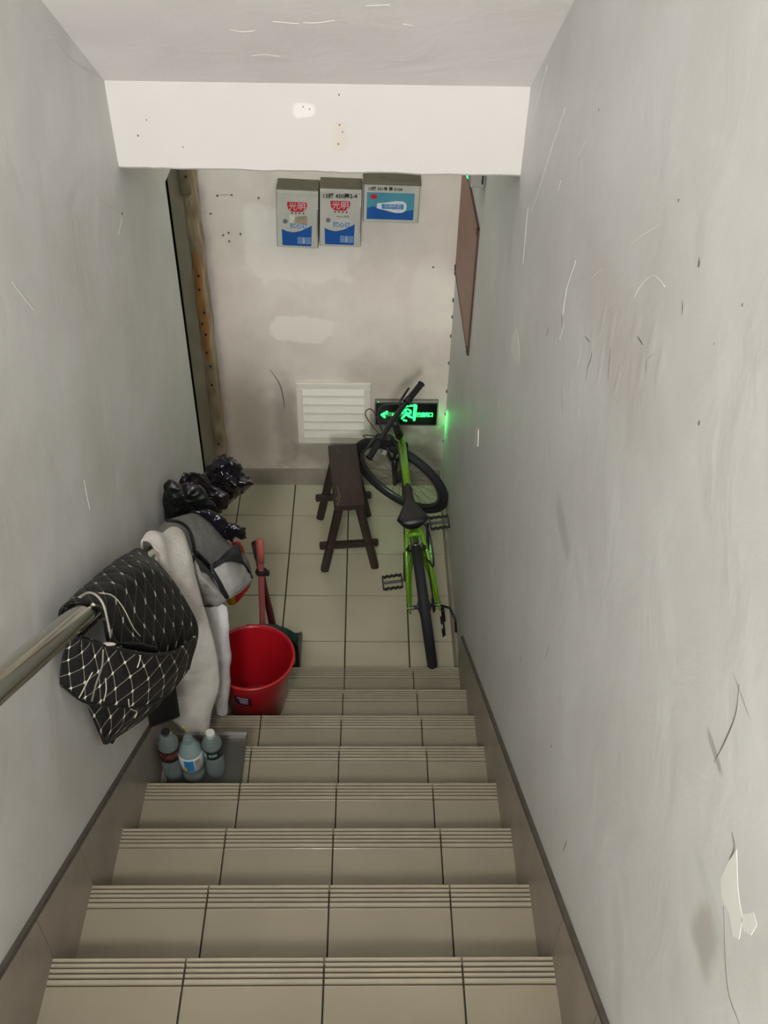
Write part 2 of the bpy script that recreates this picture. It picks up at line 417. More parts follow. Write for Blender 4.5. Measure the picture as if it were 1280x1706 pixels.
for a, c in ((-0.755, -0.686), (-0.686, -0.386), (-0.386, -0.086), (-0.086, 0.214), (0.214, 0.416)):
    G().box((a + 0.001, 4.204, 0.0), (c - 0.001, 4.22, 0.108), 0.001).obj('skirting_tile', M_skirt, bb)

# walls
def wall(name, boxes, m):
    o = struct(name)
    g = G()
    for a, b in boxes: g.box(a, b)
    g.obj('plaster', m, o); return o
wr_ = wall('wall_right', [((XR, -6.2, -0.1), (XR + 0.18, YB + 0.15, 6.0))], M_right)
wl_ = wall('wall_left', [((XL - 0.18, -6.2, -0.1), (XL, 3.222, 6.0)), ((XL - 0.18, 3.222, 2.131), (XL, YB + 0.1, 2.9))], M_left)
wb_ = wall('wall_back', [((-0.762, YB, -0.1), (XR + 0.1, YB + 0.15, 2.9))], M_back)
ws_ = wall('wall_south', [((XL - 0.18, -6.25, 1.9), (XR + 0.18, -6.1, 3.2)), ((XL - 0.18, -6.25, 5.5), (XR + 0.18, -6.1, 6.0)),
                          ((XL - 0.18, -6.25, 3.2), (-0.64, -6.1, 5.5)), ((0.40, -6.25, 3.2), (XR + 0.18, -6.1, 5.5))], M_left)
win = struct('added_window_1')  # added window, invented as the opening for the light behind the camera
M_frame = mat('added_window_white', lin(225, 225, 222), 0.4)
g = G()
for a, b in (((-0.64, -6.20, 3.2), (-0.60, -6.14, 5.5)), ((0.36, -6.20, 3.2), (0.40, -6.14, 5.5)), ((-0.64, -6.20, 3.2), (0.40, -6.14, 3.25)), ((-0.64, -6.20, 5.45), (0.40, -6.14, 5.5))):
    g.box(a, b, 0.004)
g.obj('added_window_frame', M_frame, win)
uf = wall('floor_upper', [((XL, -6.1, 1.85), (XR, ny(NS) + 0.24, tz(NS - 1) - 0.001))], M_ftile)

# sloping soffit, flat upper ceiling, beam, landing ceiling
SL = 0.704
soff = struct('ceiling')
zs = lambda y: 2.63 + (2.65 - y) * SL
G().prism([(2.66, zs(2.66)), (-1.6, zs(-1.6)), (-6.2, zs(-1.6)), (-6.2, 6.0), (-1.6, 6.0), (2.66, 2.95)], 'x', XL - 0.05, XR + 0.05).obj('soffit', M_ceil, soff)
beam = struct('trim_1')
g = G(); nx = 60; vs = []; fs = []
for i in range(nx + 1):
    x = XL - 0.02 + (XR - XL + 0.04) * i / nx
    j = 0.0035 * noise.noise(Vector((x * 9, 0, 0))) + 0.002 * noise.noise(Vector((x * 40, 3, 0)))
    zt = 0.003 * noise.noise(Vector((x * 6, 7, 0)))
    zb = 2.403 - 0.009 * (x - XL) + j
    vs += [Vector((x, 2.86, 3.0)), Vector((x, 2.640, 3.0)), Vector((x, 2.640 + zt * .3, 2.6)), Vector((x, 2.646, zb + 0.006)), Vector((x, 2.652, zb)), Vector((x, 2.86, zb))]
for i in range(nx):
    for k in range(6): a, b = i * 6 + k, i * 6 + (k + 1) % 6; fs.append((a, b, b + 6, a + 6))
fs += [tuple(range(6)), tuple(nx * 6 + k for k in range(6))[::-1]]
g.add(vs, fs).obj('beam_face', M_beam, beam, auto=40)
wall('ceiling_landing', [((XL - 0.3, 2.85, 2.62), (XR + 0.1, YB + 0.1, 2.9))], M_ceil)

# doorway on the left of the landing: dark leaf, cream post, bare timber strip
door = struct('door_1')
M_cream = mat('old_cream_paint', lin(206, 200, 174), 0.6, var=0.18, vscale=9, bump=0.3, bscale=25)
M_wood = mat('old_plastered_timber', lin(198, 180, 148), 0.75, col2=lin(150, 132, 104), vscale=7, stretch=(3, 3, 1.2), bump=0.4, bscale=30)
M_leaf = mat('dark_door_leaf', lin(52, 50, 40), 0.6, var=0.3)
G().box((-0.862, 4.118, 0), (-0.798, 4.216, 2.6), 0.003).obj('door_post', M_cream, door)
g = G(); vs = []; fs = []; n = 90                       # splintered timber strip
for i in range(n + 1):
    z = 0.16 + (2.2 - 0.16) * i / n
    l = -0.800 + 0.006 * noise.noise(Vector((0, 0, z * 11))) + 0.003 * noise.noise(Vector((2, 0, z * 40)))
    r = -0.7455 + 0.007 * noise.noise(Vector((5, 0, z * 8))) + 0.003 * noise.noise(Vector((9, 0, z * 50)))
    f = 4.108 + 0.006 * noise.noise(Vector((1, 7, z * 6)))
    vs += [(l, 4.2, z), (l + 0.002, f + 0.003, z), (r - 0.002, f, z), (r, 4.2, z)]
for i in range(n):
    for k in range(3): a = i * 4 + k; fs.append((a, a + 1, a + 5, a + 4))
g.add(vs, fs + [(0, 1, 2, 3), tuple(n * 4 + k for k in (3, 2, 1, 0))]).obj('timber_strip', M_wood, door, auto=50)
G().box((-0.802, 4.14, 0), (-0.752, 4.21, 2.6)).obj('post_core', M_cream, door)
M_strip2 = mat('raw_plaster_strip', lin(146, 132, 112), 0.85, var=0.25, vscale=14, bump=0.5, bscale=40)
g = G(); vs = []; fs = []; n = 40
for i in range(n + 1):
    z = 0.86 + 0.60 * i / n; e = 1 - abs(2 * i / n - 1) ** 6
    l = -0.775 - .018 * e + 0.006 * noise.noise(Vector((3, 0, z * 13))); r = -0.772 + .016 * e + 0.006 * noise.noise(Vector((4, 0, z * 10)))
    f = 4.103 + 0.004 * noise.noise(Vector((1, 9, z * 8)))
    vs += [(l, 4.12, z), (l, f, z), (r, f, z), (r, 4.12, z)]
for i in range(n):
    for k in range(3): a = i * 4 + k; fs.append((a, a + 1, a + 5, a + 4))
g.add(vs, fs + [(0, 1, 2, 3), tuple(n * 4 + k for k in (3, 2, 1, 0))]).obj('bare_wood', mat('orange_bare_wood', lin(196, 146, 84), .7, col2=lin(158, 112, 62), vscale=8, stretch=(5, 5, 1), bump=.4), door, auto=50)
G().box((-0.782, 4.10, .165), (-0.752, 4.112, .24), .002).obj('pale_block', mat('pale_wood_block', lin(224, 214, 180), .7), door)
G().box((-0.806, 4.094, 1.72), (-0.760, 4.112, 1.98), 0.004).obj('plaster_lump', mat('grey_mortar', lin(160, 146, 118), 0.9, var=0.3, vscale=20, bump=0.6), door)
g = G()
for z, x in ((1.02, -.77), (1.08, -.78), (1.14, -.765), (1.26, -.775), (1.33, -.772), (0.92, -.775), (0.84, -.765), (0.73, -.77), (1.80, -.775), (1.86, -.77), (0.36, -.77)):
    g.lathe([(0.0055, -0.003), (0.0055, 0.003), (0, 0.003)], 10, Matrix.Translation((x, 4.101 if z < 1.7 else 4.093, z)) @ Matrix.Rotation(math.pi / 2, 4, 'X'))
g.obj('screw_heads', M_dark, door)
G().box((-0.98, 3.20, 0), (-0.945, 4.25, 2.131)).obj('door_leaf', M_leaf, door)
G().box((-0.95, 4.20, 0), (-0.85, 4.25, 2.7)).obj('jamb_back', M_leaf, door)
G().box((XL - 0.27, 3.15, 0), (XL - 0.17, 3.23, 2.2)).obj('jamb_side', M_leaf, door)
G().box((XL - 0.001, 3.2225, 0.02), (XL - 0.10, 3.226, 2.125)).obj('jamb_edge', M_leaf, door)

# ---- marks that sit on the plaster: ridges, cracks, flakes, filled holes
M_ridge = mat('white_plaster_ridge', lin(230, 228, 223), 0.6)
M_crack = mat('crack_dark', lin(104, 98, 90), 0.9)  # dark tone for cracks, pocks, holes and crumbs
M_flake = mat('bare_white_patch', lin(238, 237, 232), 0.7, var=0.03)
def ribbon(name, plane, val, pts, wd, m, parent, lift=0.0012, n=24, taper=True):
    P = spline([at(u, v, plane, val) for u, v in pts], n)
    rs = [(wd * (0.25 + 0.75 * math.sin(math.pi * (i + .3) / (n - .4))) if taper else wd) for i in range(n)]
    nrm = {'x': Vector((1, 0, 0)), 'y': Vector((0, 1, 0))}[plane]
    g = G().tube(P, [(lift, r) for r in rs], 6, flat=nrm)
    return g.obj(name, m, parent, smooth=True)
def flake(name, plane, val, pts, m, parent, th=0.00025):
    P = [at(u, v, plane, val) for u, v in pts]; i, j = {'x': (1, 2), 'y': (0, 2)}[plane]
    s = -1 if (plane == 'x' and val > 0) or plane == 'y' else 1
    return G().prism([(p[i], p[j]) for p in P], plane, val - s * 0.001, val + s * th).obj(name, m, parent)
for pts, wd in [([(912, 110), (890, 190), (872, 250), (862, 290)], .0022), ([(942, 180), (920, 245), (900, 310), (886, 352)], .0022), ([(976, 236), (962, 262)], .002),
                ([(880, 345), (875, 400), (872, 440)], .0016), ([(960, 434), (945, 480), (938, 525)], .0022), ([(985, 464), (994, 455), (1003, 449)], .0024),
                ([(1055, 500), (1068, 475), (1085, 460), (1098, 465), (1108, 478)], .0026), ([(1045, 412), (1070, 392), (1098, 375)], .002),
                ([(935, 300), (930, 318)], .002), ([(912, 186), (928, 206)], .0016), ([(940, 540), (933, 566)], .0016)]:
    ribbon('plaster_ridge', 'x', XR, pts, wd * .6, M_ridge, wr_, 0.0007)
for pts, wd in [([(975, 560), (986, 576), (985, 596), (980, 612), (977, 636)], .0022), ([(1018, 578), (1016, 600), (1013, 636)], .0022), ([(936, 522), (937, 548)], .003),
                ([(1088, 590), (1078, 602), (1076, 626)], .0018), ([(936, 642), (938, 690)], .0014), ([(1062, 560), (1072, 575)], .0015), ([(1138, 500), (1137, 526)], .002),
                ([(1220, 1386), (1224, 1412), (1216, 1432)], .0018), ([(1206, 1510), (1212, 1640), (1232, 1706)], .0012), ([(915, 545), (911, 560)], .002),
                ([(1232, 1140), (1226, 1190), (1207, 1238), (1190, 1270)], .0016), ([(915, 1075), (908, 1100)], .0016), ([(945, 1400), (938, 1420)], .0016), ([(1166, 428), (1164, 445)], .0024), ([(868, 1093), (869, 1103)], .001)]:
    ribbon('crack', 'x', XR, pts, wd, M_crack, wr_, 0.0005)
flake('bare_patch', 'x', XR, [(1228, 1415), (1230, 1480), (1234, 1510), (1238, 1530), (1232, 1565), (1222, 1560), (1215, 1520), (1203, 1495), (1201, 1465), (1212, 1440)], M_flake, wr_)
flake('bare_patch', 'x', XR, [(1240, 1522), (1256, 1520), (1262, 1540), (1252, 1558), (1240, 1552), (1236, 1535)], M_flake, wr_)
flake('bare_patch', 'x', XR, [(853, 562), (859, 545), (863, 560), (866, 590), (864, 607), (857, 600), (851, 582)], M_flake, wr_)
flake('loose_strip', 'x', XR, [(795, 712), (798, 716), (797, 744), (791, 745), (793, 722)], M_flake, wr_, 0.002)
rb = random.Random(3)
for u, v, r, e in ((985, 575, .030, 1.5), (1018, 555, .026, 1.9), (1060, 540, .030, 1.2), (1085, 575, .028, 1.6), (1045, 590, .024, 1.7), (1000, 610, .022, 2.0), (965, 590, .020, 1.6), (1100, 610, .024, 1.5), (1005, 530, .018, 2.2), (1068, 620, .022, 1.8), (950, 640, .016, 1.6), (1030, 630, .018, 2.0)):
    p = at(u, v, 'x', XR); n = 22; ph = rb.uniform(0, 9); poly = []
    for k in range(n):
        a = 2 * math.pi * k / n; q = r * (1 + .45 * noise.noise(Vector((math.cos(a) * 1.6 + ph, math.sin(a) * 1.6, ph))) + rb.uniform(-.08, .08))
        poly.append((p.y + .8 * q * math.cos(a), p.z + e * q * math.sin(a)))
    c = (p.y, p.z); vs = [(XR - .0005, *c)] + [(XR - .0004, c[0] + .7 * (y - c[0]), c[1] + .7 * (z - c[1])) for y, z in poly] + [(XR + .0001, y, z) for y, z in poly]
    fs = [(0, 1 + k, 1 + (k + 1) % n) for k in range(n)] + [(1 + o * n + k, 1 + (o + 1) * n + k, 1 + (o + 1) * n + (k + 1) % n, 1 + o * n + (k + 1) % n) for o in (0,) for k in range(n)]
    G().add(vs, fs).obj('paint_flake', M_right, wr_, smooth=True)
for u, v, r in ((998, 183, .004), (1131, 334, .0035), (919, 1243, .005), (1165, 440, .006), (1237, 508, .003), (908, 588, .003), (1190, 573, .002), (1165, 705, .005)):
    p = at(u, v, 'x', XR); G().ball(p, r * .6, 8, 6, (0.25, 1, 1.3)).obj('pock_mark', M_crack, wr_)
for u, v in ((362, 326), (386, 325), (431, 330), (351, 356), (372, 392), (381, 388), (401, 390), (382, 402), (722, 445)):
    p = at(u, v, 'y', YB); G().ball(p, .0055, 8, 6, (1, .3, 1)).obj('drill_hole', M_crack, wb_)
ribbon('crack', 'y', YB, [(362, 325.5), (374, 324.5), (386, 325)], .0012, M_crack, wb_, 0.0006)
ribbon('scuff', 'y', YB, [(449, 614), (466, 640), (473, 668), (474, 682)], .004, mat('grey_scuff', lin(125, 116, 104), .8), wb_, 0.0006)
for v in (455, 500, 528, 560, 605, 652, 690, 735):
    p = at(745 + 4 * math.sin(v), v, 'y', YB - .002); p.x = 0.427; G().ball(p, .004 + .003 * abs(math.sin(v * 3)), 8, 6, (.8, .5, 1.8)).obj('plaster_crumb', M_crack, wb_)
for u, v, r in ((203, 356, .006), (108, 36, .006), (150, 105, .004)):
    if v > 300: p = at(u, v, 'x', XL); G().ball(p, r, 8, 6, (.3, 1, 1)).obj('pock_mark', M_crack, wl_)
M_dull = mat('dull_plaster_ridge', lin(214, 213, 208), 0.6)
for pts, wd in [([(203, 365), (198, 390)], .002), ([(160, 330), (196, 352)], .003), ([(140, 800), (150, 850)], .003), ([(20, 470), (60, 520)], .003), ([(262, 480), (268, 500)], .0016), ([(80, 60), (120, 100), (165, 128)], .003)]:
    ribbon('plaster_ridge', 'x', XL, pts, wd, M_dull, wl_, 0.001)
M_soffr = mat('soffit_ridge', lin(244, 238, 234), .6)
def soffit_pt(u, v):
    d = RGT * ((u - 640) / FPX) + UPV * ((853 - v) / FPX) + FWD
    t = (2.63 + 2.65 * SL - CAM.z - CAM.y * SL) / (d.z + d.y * SL); return CAM + d * t
nrm = Vector((0, SL, 1)).normalized()
for pts in ([(420, 93), (440, 91), (468, 94)], [(385, 50), (405, 53), (425, 51)], [(505, 38), (530, 38), (558, 34)], [(672, 40), (688, 43)], [(610, 10), (650, 8)], [(455, 36), (500, 40)]):
    P = spline([soffit_pt(u, v) for u, v in pts], 16)
    G().tube(P, [(0.0006, 0.0015)] * 16, 6, flat=nrm).obj('plaster_ridge', M_soffr, soff, smooth=True)
for u, v, r in ((565, 158, .004), (230, 226, .004), (244, 200, .003), (305, 245, .003), (566, 208, .004), (571, 220, .003), (564, 240, .004), (505, 178, .003), (516, 182, .003)):
    p = at(u, v, 'y', 2.640); G().ball(p, r * .6, 8, 6, (1, .3, 1.3)).obj('pock_mark', mat('beam_speck', lin(120, 110, 96), .9) if u == 565 else bpy.data.materials['beam_speck'], beam)

# ------------------------------------------------------------------ boxes on the back wall
M_tin = mat('aged_white_tin', lin(186, 184, 172), 0.45, var=0.12, vscale=14)
M_tinside = mat('dark_olive_tin', lin(104, 100, 82), 0.6, var=0.3, vscale=20)  # box body darker and more olive than its door
M_blue = mat('milk_blue', lin(28, 84, 156), 0.35, var=0.12, vscale=12)
M_redp = mat('badge_red', lin(182, 30, 46), 0.4)
M_pale = mat('pale_print', lin(196, 188, 186), 0.5)
M_greyp = mat('grey_print', lin(108, 104, 104), 0.6)
M_qr = mat('pale_blue_panel', lin(104, 136, 182), 0.5, var=0.25, vscale=60)
M_sky = mat('sky_blue_print', lin(48, 128, 184), 0.4)
M_ink = mat('black_marker', lin(30, 28, 28), 0.6)
RX = Matrix.Rotation(math.pi / 2, 4, 'X')
def TX(x, y, z, rz=0): return Matrix.Translation((x, y, z)) @ RX @ Matrix.Rotation(rz, 4, 'Z')
def rounded(x0, z0, x1, z1, r, n=4):
    out = []
    for cx, cz, a0 in ((x1 - r, z1 - r, 0), (x0 + r, z1 - r, 90), (x0 + r, z0 + r, 180), (x1 - r, z0 + r, 270)):
        for k in range(n + 1):
            a = math.radians(a0 + 90 * k / n); out.append((cx + r * math.cos(a), cz + r * math.sin(a)))
    return out
def milk_box(x, z, rot, label, torn, scrawl):
    t = thing('milk_box', label, 'box', (x, YB, z), (0, rot, 0), 'milk delivery boxes on the back wall')
    W, H, D = 0.186, 0.272, 0.118
    G().box((-W / 2, -D, 0), (W / 2, -0.001, H), 0.003).obj('body', M_tinside, t)
    G().box((-W / 2 + .002, -D - .006, .003), (W / 2 - .002, -D, H - .004), 0.002).obj('door', M_tin, t)
    fy = -D - .006
    d = G()
    for a, b in (((-W / 2 + .006, 0), (-W / 2 + .010, 0)), ((W / 2 - .014, 0), (W / 2 - .010, 0))):
        d.box((a[0], fy - .002, .012), (b[0], fy, H - .014))
    d.box((-W / 2 + .006, fy - .002, H - .020), (W / 2 - .010, fy, H - .016)); d.box((-W / 2 + .006, fy - .002, .010), (W / 2 - .010, fy, .013))
    d.obj('door_bead', M_tin, t)
    wave = [(-.068, .016), (-.064, .012), (.058, .012), (.062, .016), (.064, .112), (.040, .098), (.012, .084), (-.020, .076), (-.045, .080), (-.070, .090)]
    G().prism(wave, 'y', fy - .0012, fy + .001).obj('blue_wave', M_blue, t)
    G().prism([(-.044, .217), (.040, .217), (.043, .205), (.036, .182), (.019, .173), (-.024, .173), (-.040, .182), (-.045, .205)], 'y', fy - .0014, fy + .001).obj('red_badge', M_redp, t)
    text('badge_lettering', '光明', M_pale, t, TX(-.001, fy - .0020, .195), .038)
    g = G()
    for i in range(4): g.ball((-.024 + .017 * i, fy, .166), .0036, 8, 6, (1, .4, 1))
    g.obj('badge_dots', M_ink, t)
    G().lathe([(0.0105, -.001), (0.0105, .001), (0, .001)], 18, Matrix.Translation((-.054, fy - .0005, .127)) @ RX).obj('round_seal', M_greyp, t)
    text('product_lettering', '随心订', M_sky, t, TX(.006, fy - .0015, .106), .026, bold=.0006)
    G().box((.000, fy - .0022, .024), (.060, fy, .056)).obj('pale_panel', M_qr, t)
    G().box((.026, fy - .0028, .026), (.030, fy, .054)).obj('panel_divider', M_pale, t)
    if torn:
        G().prism([(-.036, .156), (-.012, .157), (-.012, .140), (-.022, .128), (-.015, .118), (-.034, .122)], 'y', fy - .002, fy + .001).obj('torn_paper', mat('torn_white_paper', lin(206, 200, 186), .8), t)
        G().prism([(-.010, .150), (.042, .158), (.044, .122), (.018, .116), (-.012, .124)], 'y', fy - .0016, fy + .001).obj('paper_residue', mat('paper_glue_residue', lin(160, 148, 122), .9, var=.25, vscale=50), t)
    else:
        text('small_print', '15001888888'[:0] + 'www 0000', M_greyp, t, TX(.010, fy - .0015, .146), .013)
    if scrawl: text('marker_scrawl', scrawl, M_ink, t, TX(-.004, fy - .0018, .238, .03), .025, bold=.0006)
    G().box((W / 2 - .006, fy - .004, .075), (W / 2 - .001, fy, .195), .001).obj('latch_bar', mat('bright_steel', lin(190, 190, 184), .3, .8) if torn else bpy.data.materials['bright_steel'], t)
    return t
milk_box(-0.308, 1.476, 0.035, 'left white and blue milk box with a torn paper scrap under the red badge', True, '')
milk_box(-0.116, 1.484, 0.025, 'right white and blue milk box with black marker scrawl above the red badge', False, '13楼 450弄2-4')
def yogurt_box():
    t = thing('delivery_box', 'wide blue delivery box with white bottle print, right of the milk boxes', 'box', (0.110, YB, 1.600), (0, 0.02, 0))
    W, H, D = 0.246, 0.180, 0.118
    G().box((-W / 2, -D, 0), (W / 2, -0.001, H), 0.003).obj('body', M_tinside, t)
    G().box((-W / 2 + .002, -D - .006, .003), (W / 2 - .002, -D, H - .003), .002).obj('door', M_tin, t)
    fy = -D - .006
    G().prism(rounded(-.108, .018, .100, .140, .003), 'y', fy - .001, fy + .001).obj('print_panel', mat('turquoise_print', lin(74, 142, 160), .4, var=.15), t)
    G().prism([(-.106, .020), (.098, .020), (.098, .066), (.060, .058), (.000, .052), (-.050, .068), (-.080, .078), (-.106, .068)], 'y', fy - .0016, fy + .001).obj('blue_wave', M_blue, t)
    bot = [(-.064, .070), (-.062, .092), (-.050, .093), (-.030, .095), (.020, .104), (.050, .104), (.064, .095), (.068, .080), (.064, .062), (.050, .052), (.020, .050), (-.020, .060), (-.050, .066)]
    G().prism(bot, 'y', fy - .0024, fy + .001).obj('bottle_print', mat('bottle_white', lin(206, 208, 206), .4), t)
    G().box((-.042, fy - .003, .068), (.054, fy, .090)).obj('bottle_band', M_sky, t)
    text('band_lettering', '光明牛奶', M_pale, t, TX(.006, fy - .0035, .079), .019)
    G().lathe([(0.013, -.001), (0.013, .002), (0, .002)], 20, Matrix.Translation((-.078, fy - .001, .122)) @ RX @ Matrix.Diagonal((1.2, .8, 1, 1))).obj('red_logo', M_redp, t)
    text('marker_scrawl', '13楼 301号 弄 0104', M_ink, t, TX(-.030, fy - .0018, .156), .018, bold=.0004)
    G().box((-W / 2 - .004, -D - .012, H - .004), (W / 2 + .004, -.001, H + .006), .002).obj('lid_edge', M_tinside, t)
yogurt_box()

# ------------------------------------------------------------------ louvred vent
M_vent = mat('painted_vent', lin(232, 226, 212), 0.45, var=0.08, vscale=9)
def vent():
    t = thing('wall_vent', 'off-white louvred metal vent grille low on the back wall', 'vent', (-0.163, YB, 0.296))
    W, H, F = .386, .386, .032
    for i, (a, b) in enumerate((((-W / 2, 0), (W / 2, F)), ((-W / 2, H - F), (W / 2, H)), ((-W / 2, F), (-W / 2 + F, H - F)), ((W / 2 - F, F), (W / 2, H - F)))):
        G().box((a[0], -.020, a[1]), (b[0], -.0005, b[1]), .003).obj('frame_rail', M_vent, t)
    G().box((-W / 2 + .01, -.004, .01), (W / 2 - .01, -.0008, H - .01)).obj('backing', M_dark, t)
    n = 6; h = (H - 2 * F) / n
    for k in range(n):
        z0 = F + h * k
        P = [(-.012, z0 + .001), (-.021, z0 + .001), (-.0235, z0 + .004), (-.0235, z0 + .013), (-.020, z0 + .015), (-.006, z0 + h - .004), (-.003, z0 + h - .004)]
        G().prism([(y, z) for y, z in P], 'x', -W / 2 + F, W / 2 - F).obj('slat', M_vent, t)
vent()

# ------------------------------------------------------------------ exit sign
def exit_sign():
    t = thing('exit_sign', 'green glowing emergency exit sign low on the back wall behind the bicycle', 'sign', (0.2195, YB, 0.424))
    W, H, D = .334, .156, .026
    G().box((-W / 2, -D, 0), (W / 2, -.0005, H), .003).obj('housing', mat('sign_steel', lin(140, 142, 132), .35, .7), t)
    G().prism(rounded(-W / 2 + .007, .008, W / 2 - .007, H - .012, .004), 'y', -D - .002, -D + .001).obj('face', mat('black_sign_face', lin(8, 14, 12), .2), t)
    M_glow = mat('green_glow', lin(40, 230, 90), .4, emit=(0.03, 1.0, 0.20, 1), estr=1.9)
    tr = lambda u, v: at(u, v, 'y', YB - D - .003) - t.location
    def strokes(name, L, r):
        g = G()
        for P in L:
            q = [tr(u, v) for u, v in P]
            for p in q: g.ball(p, r, 8, 6, (1, .5, 1))
            if len(q) > 1: g.tube(spline(q, max(4, 4 * len(q))), [(r * .5, r)] * max(4, 4 * len(q)), 8, flat=(0, 1, 0))
        g.obj(name, M_glow, t, smooth=True)
    strokes('arrow', [[(636, 691), (645, 686)], [(636, 691), (641, 695)], [(638, 691), (645, 688)]], .0062)
    strokes('dot', [[(655.5, 691)]], .0075)
    strokes('door_symbol', [[(660.5, 698), (661, 687), (668, 687)], [(671, 688), (672, 680), (680, 676.5), (687, 676), (693.5, 675.5), (692, 688), (690.5, 700)], [(691, 677), (690, 700)]], .0060)
    strokes('running_figure', [[(671, 684), (678, 682), (684, 684), (684, 688)], [(676, 684), (676, 690), (670, 697)], [(676, 689), (682, 694), (688, 696)], [(673, 700), (677, 701)], [(680, 688), (682, 690)]], .0056)
    for i, ch in enumerate('安全出口'):
        p = tr(698.5 + 6.3 * i, 691.5); text('lettering', ch, M_glow, t, TX(p.x, -D - .0032, p.z), .030, bold=.0014)
    g = G().ball((-.148, -D - .002, H - .004), .003, 8, 6); g.obj('indicator', mat('indicator_glow', lin(40, 230, 90), .4, emit=(0.05, 1, 0.2, 1), estr=1.5), t)
    ld = bpy.data.lights.new('sign_side_glow', 'AREA'); ld.shape = 'RECTANGLE'; ld.size = .02; ld.size_y = .14; ld.energy = .13; ld.color = (0.10, 1.0, 0.22)
    l = bpy.data.objects.new('sign_side_glow', ld); C.objects.link(l); l.parent = t; l.location = (W / 2 + .004, -.030, .04); l.rotation_euler = Vector((.75, -.55, -.35)).to_track_quat('-Z', 'Y').to_euler()
    ld = bpy.data.lights.new('sign_front_glow', 'AREA'); ld.shape = 'RECTANGLE'; ld.size = .25; ld.size_y = .05; ld.energy = .22; ld.color = (0.10, 1.0, 0.22)
    l = bpy.data.objects.new('sign_front_glow', ld); C.objects.link(l); l.parent = t; l.location = (0, -D - .012, .07); l.rotation_euler = (math.pi / 2 - .5, 0, 0)
exit_sign()

# ------------------------------------------------------------------ board and lamp on the right wall
def board():
    t = thing('notice_board', 'reddish-brown wooden board fixed to the right wall', 'board', (XR, 3.80, 1.60))
    M_b = mat('red_brown_board', lin(178, 134, 118), .55, var=.15, vscale=5, stretch=(1, 1, 5))
    G().box((-.006, -.345, -.275), (-.001, .405, .270), .001).obj('panel', M_b, t)
    g = G().box((-.008, -.352, -.280), (-.001, -.345, .276), .001).box((-.008, -.352, .268), (-.001, .41, .276), .001).box((-.008, -.352, -.282), (-.001, .41, -.274), .001)
    g.obj('edge_trim', mat('dark_board_edge', lin(78, 52, 44), .6), t)
    for y, z in ((-.335, .255), (.39, -.26), (-.335, -.265)):
        G().box((-.011, y - .010, z - .012), (-.001, y + .010, z + .012), .002).obj('clip', mat('board_clip', lin(84, 52, 44), .5), t)
board()
def emergency_lamp():
    t = thing('emergency_light', 'small grey emergency light with green LED high on the right wall', 'light', (XR, 3.50, 2.10))
    G().box((-.055, -.10, -.05), (-.001, .10, .06), .006).obj('housing', mat('lamp_grey', lin(150, 148, 140), .4), t)
    G().box((-.058, .00, -.056), (-.040, .03, -.040), .002).obj('led', mat('led_green', lin(30, 220, 90), .4, emit=(0.05, 1, 0.25, 1), estr=1.6), t)
    G().tube([(-.012, -.098, -.02), (-.012, -.112, -.03), (-.012, -.112, .06)], .003, 8).obj('cable', M_dark, t)
emergency_lamp()

# ------------------------------------------------------------------ handrail
M_steel = mat('brushed_stainless', lin(190, 186, 174), .13, 1.0)
def zr(y): return 2.175 - .641 * (y - 1.028)
def handrail():
    t = thing('handrail', 'round stainless steel handrail sloping down the left wall', 'handrail', (-0.6, 2.0, zr(2.0)))
    L = lambda y, dx=0, dz=0: Vector((dx, y - 2.0, zr(y) - zr(2.0) + dz))
    P = [L(0.30, -.078), L(0.33, -.04), L(0.40), L(1.5), L(2.2), L(2.80), L(2.88, -.02, .0), L(2.92, -.055, -.01), L(2.92, -.078, -.012)]
    G().tube(P, .027, 24).obj('rail', M_steel, t, smooth=True)
    for y in (0.75, 1.62, 2.55):
        b = G().tube([L(y, -.082, -.06), L(y, -.05, -.06), L(y, -.01, -.05), L(y, 0, -.026)], .008, 12)
        b.obj('bracket', M_steel, t, smooth=True)
        G().lathe([(0.03, 0), (0.03, .004), (0, .005)], 20, Matrix.Translation(L(y, -.0815, -.06)) @ Matrix.Rotation(math.pi / 2, 4, 'Y')).obj('wall_flange', M_steel, t)
handrail()

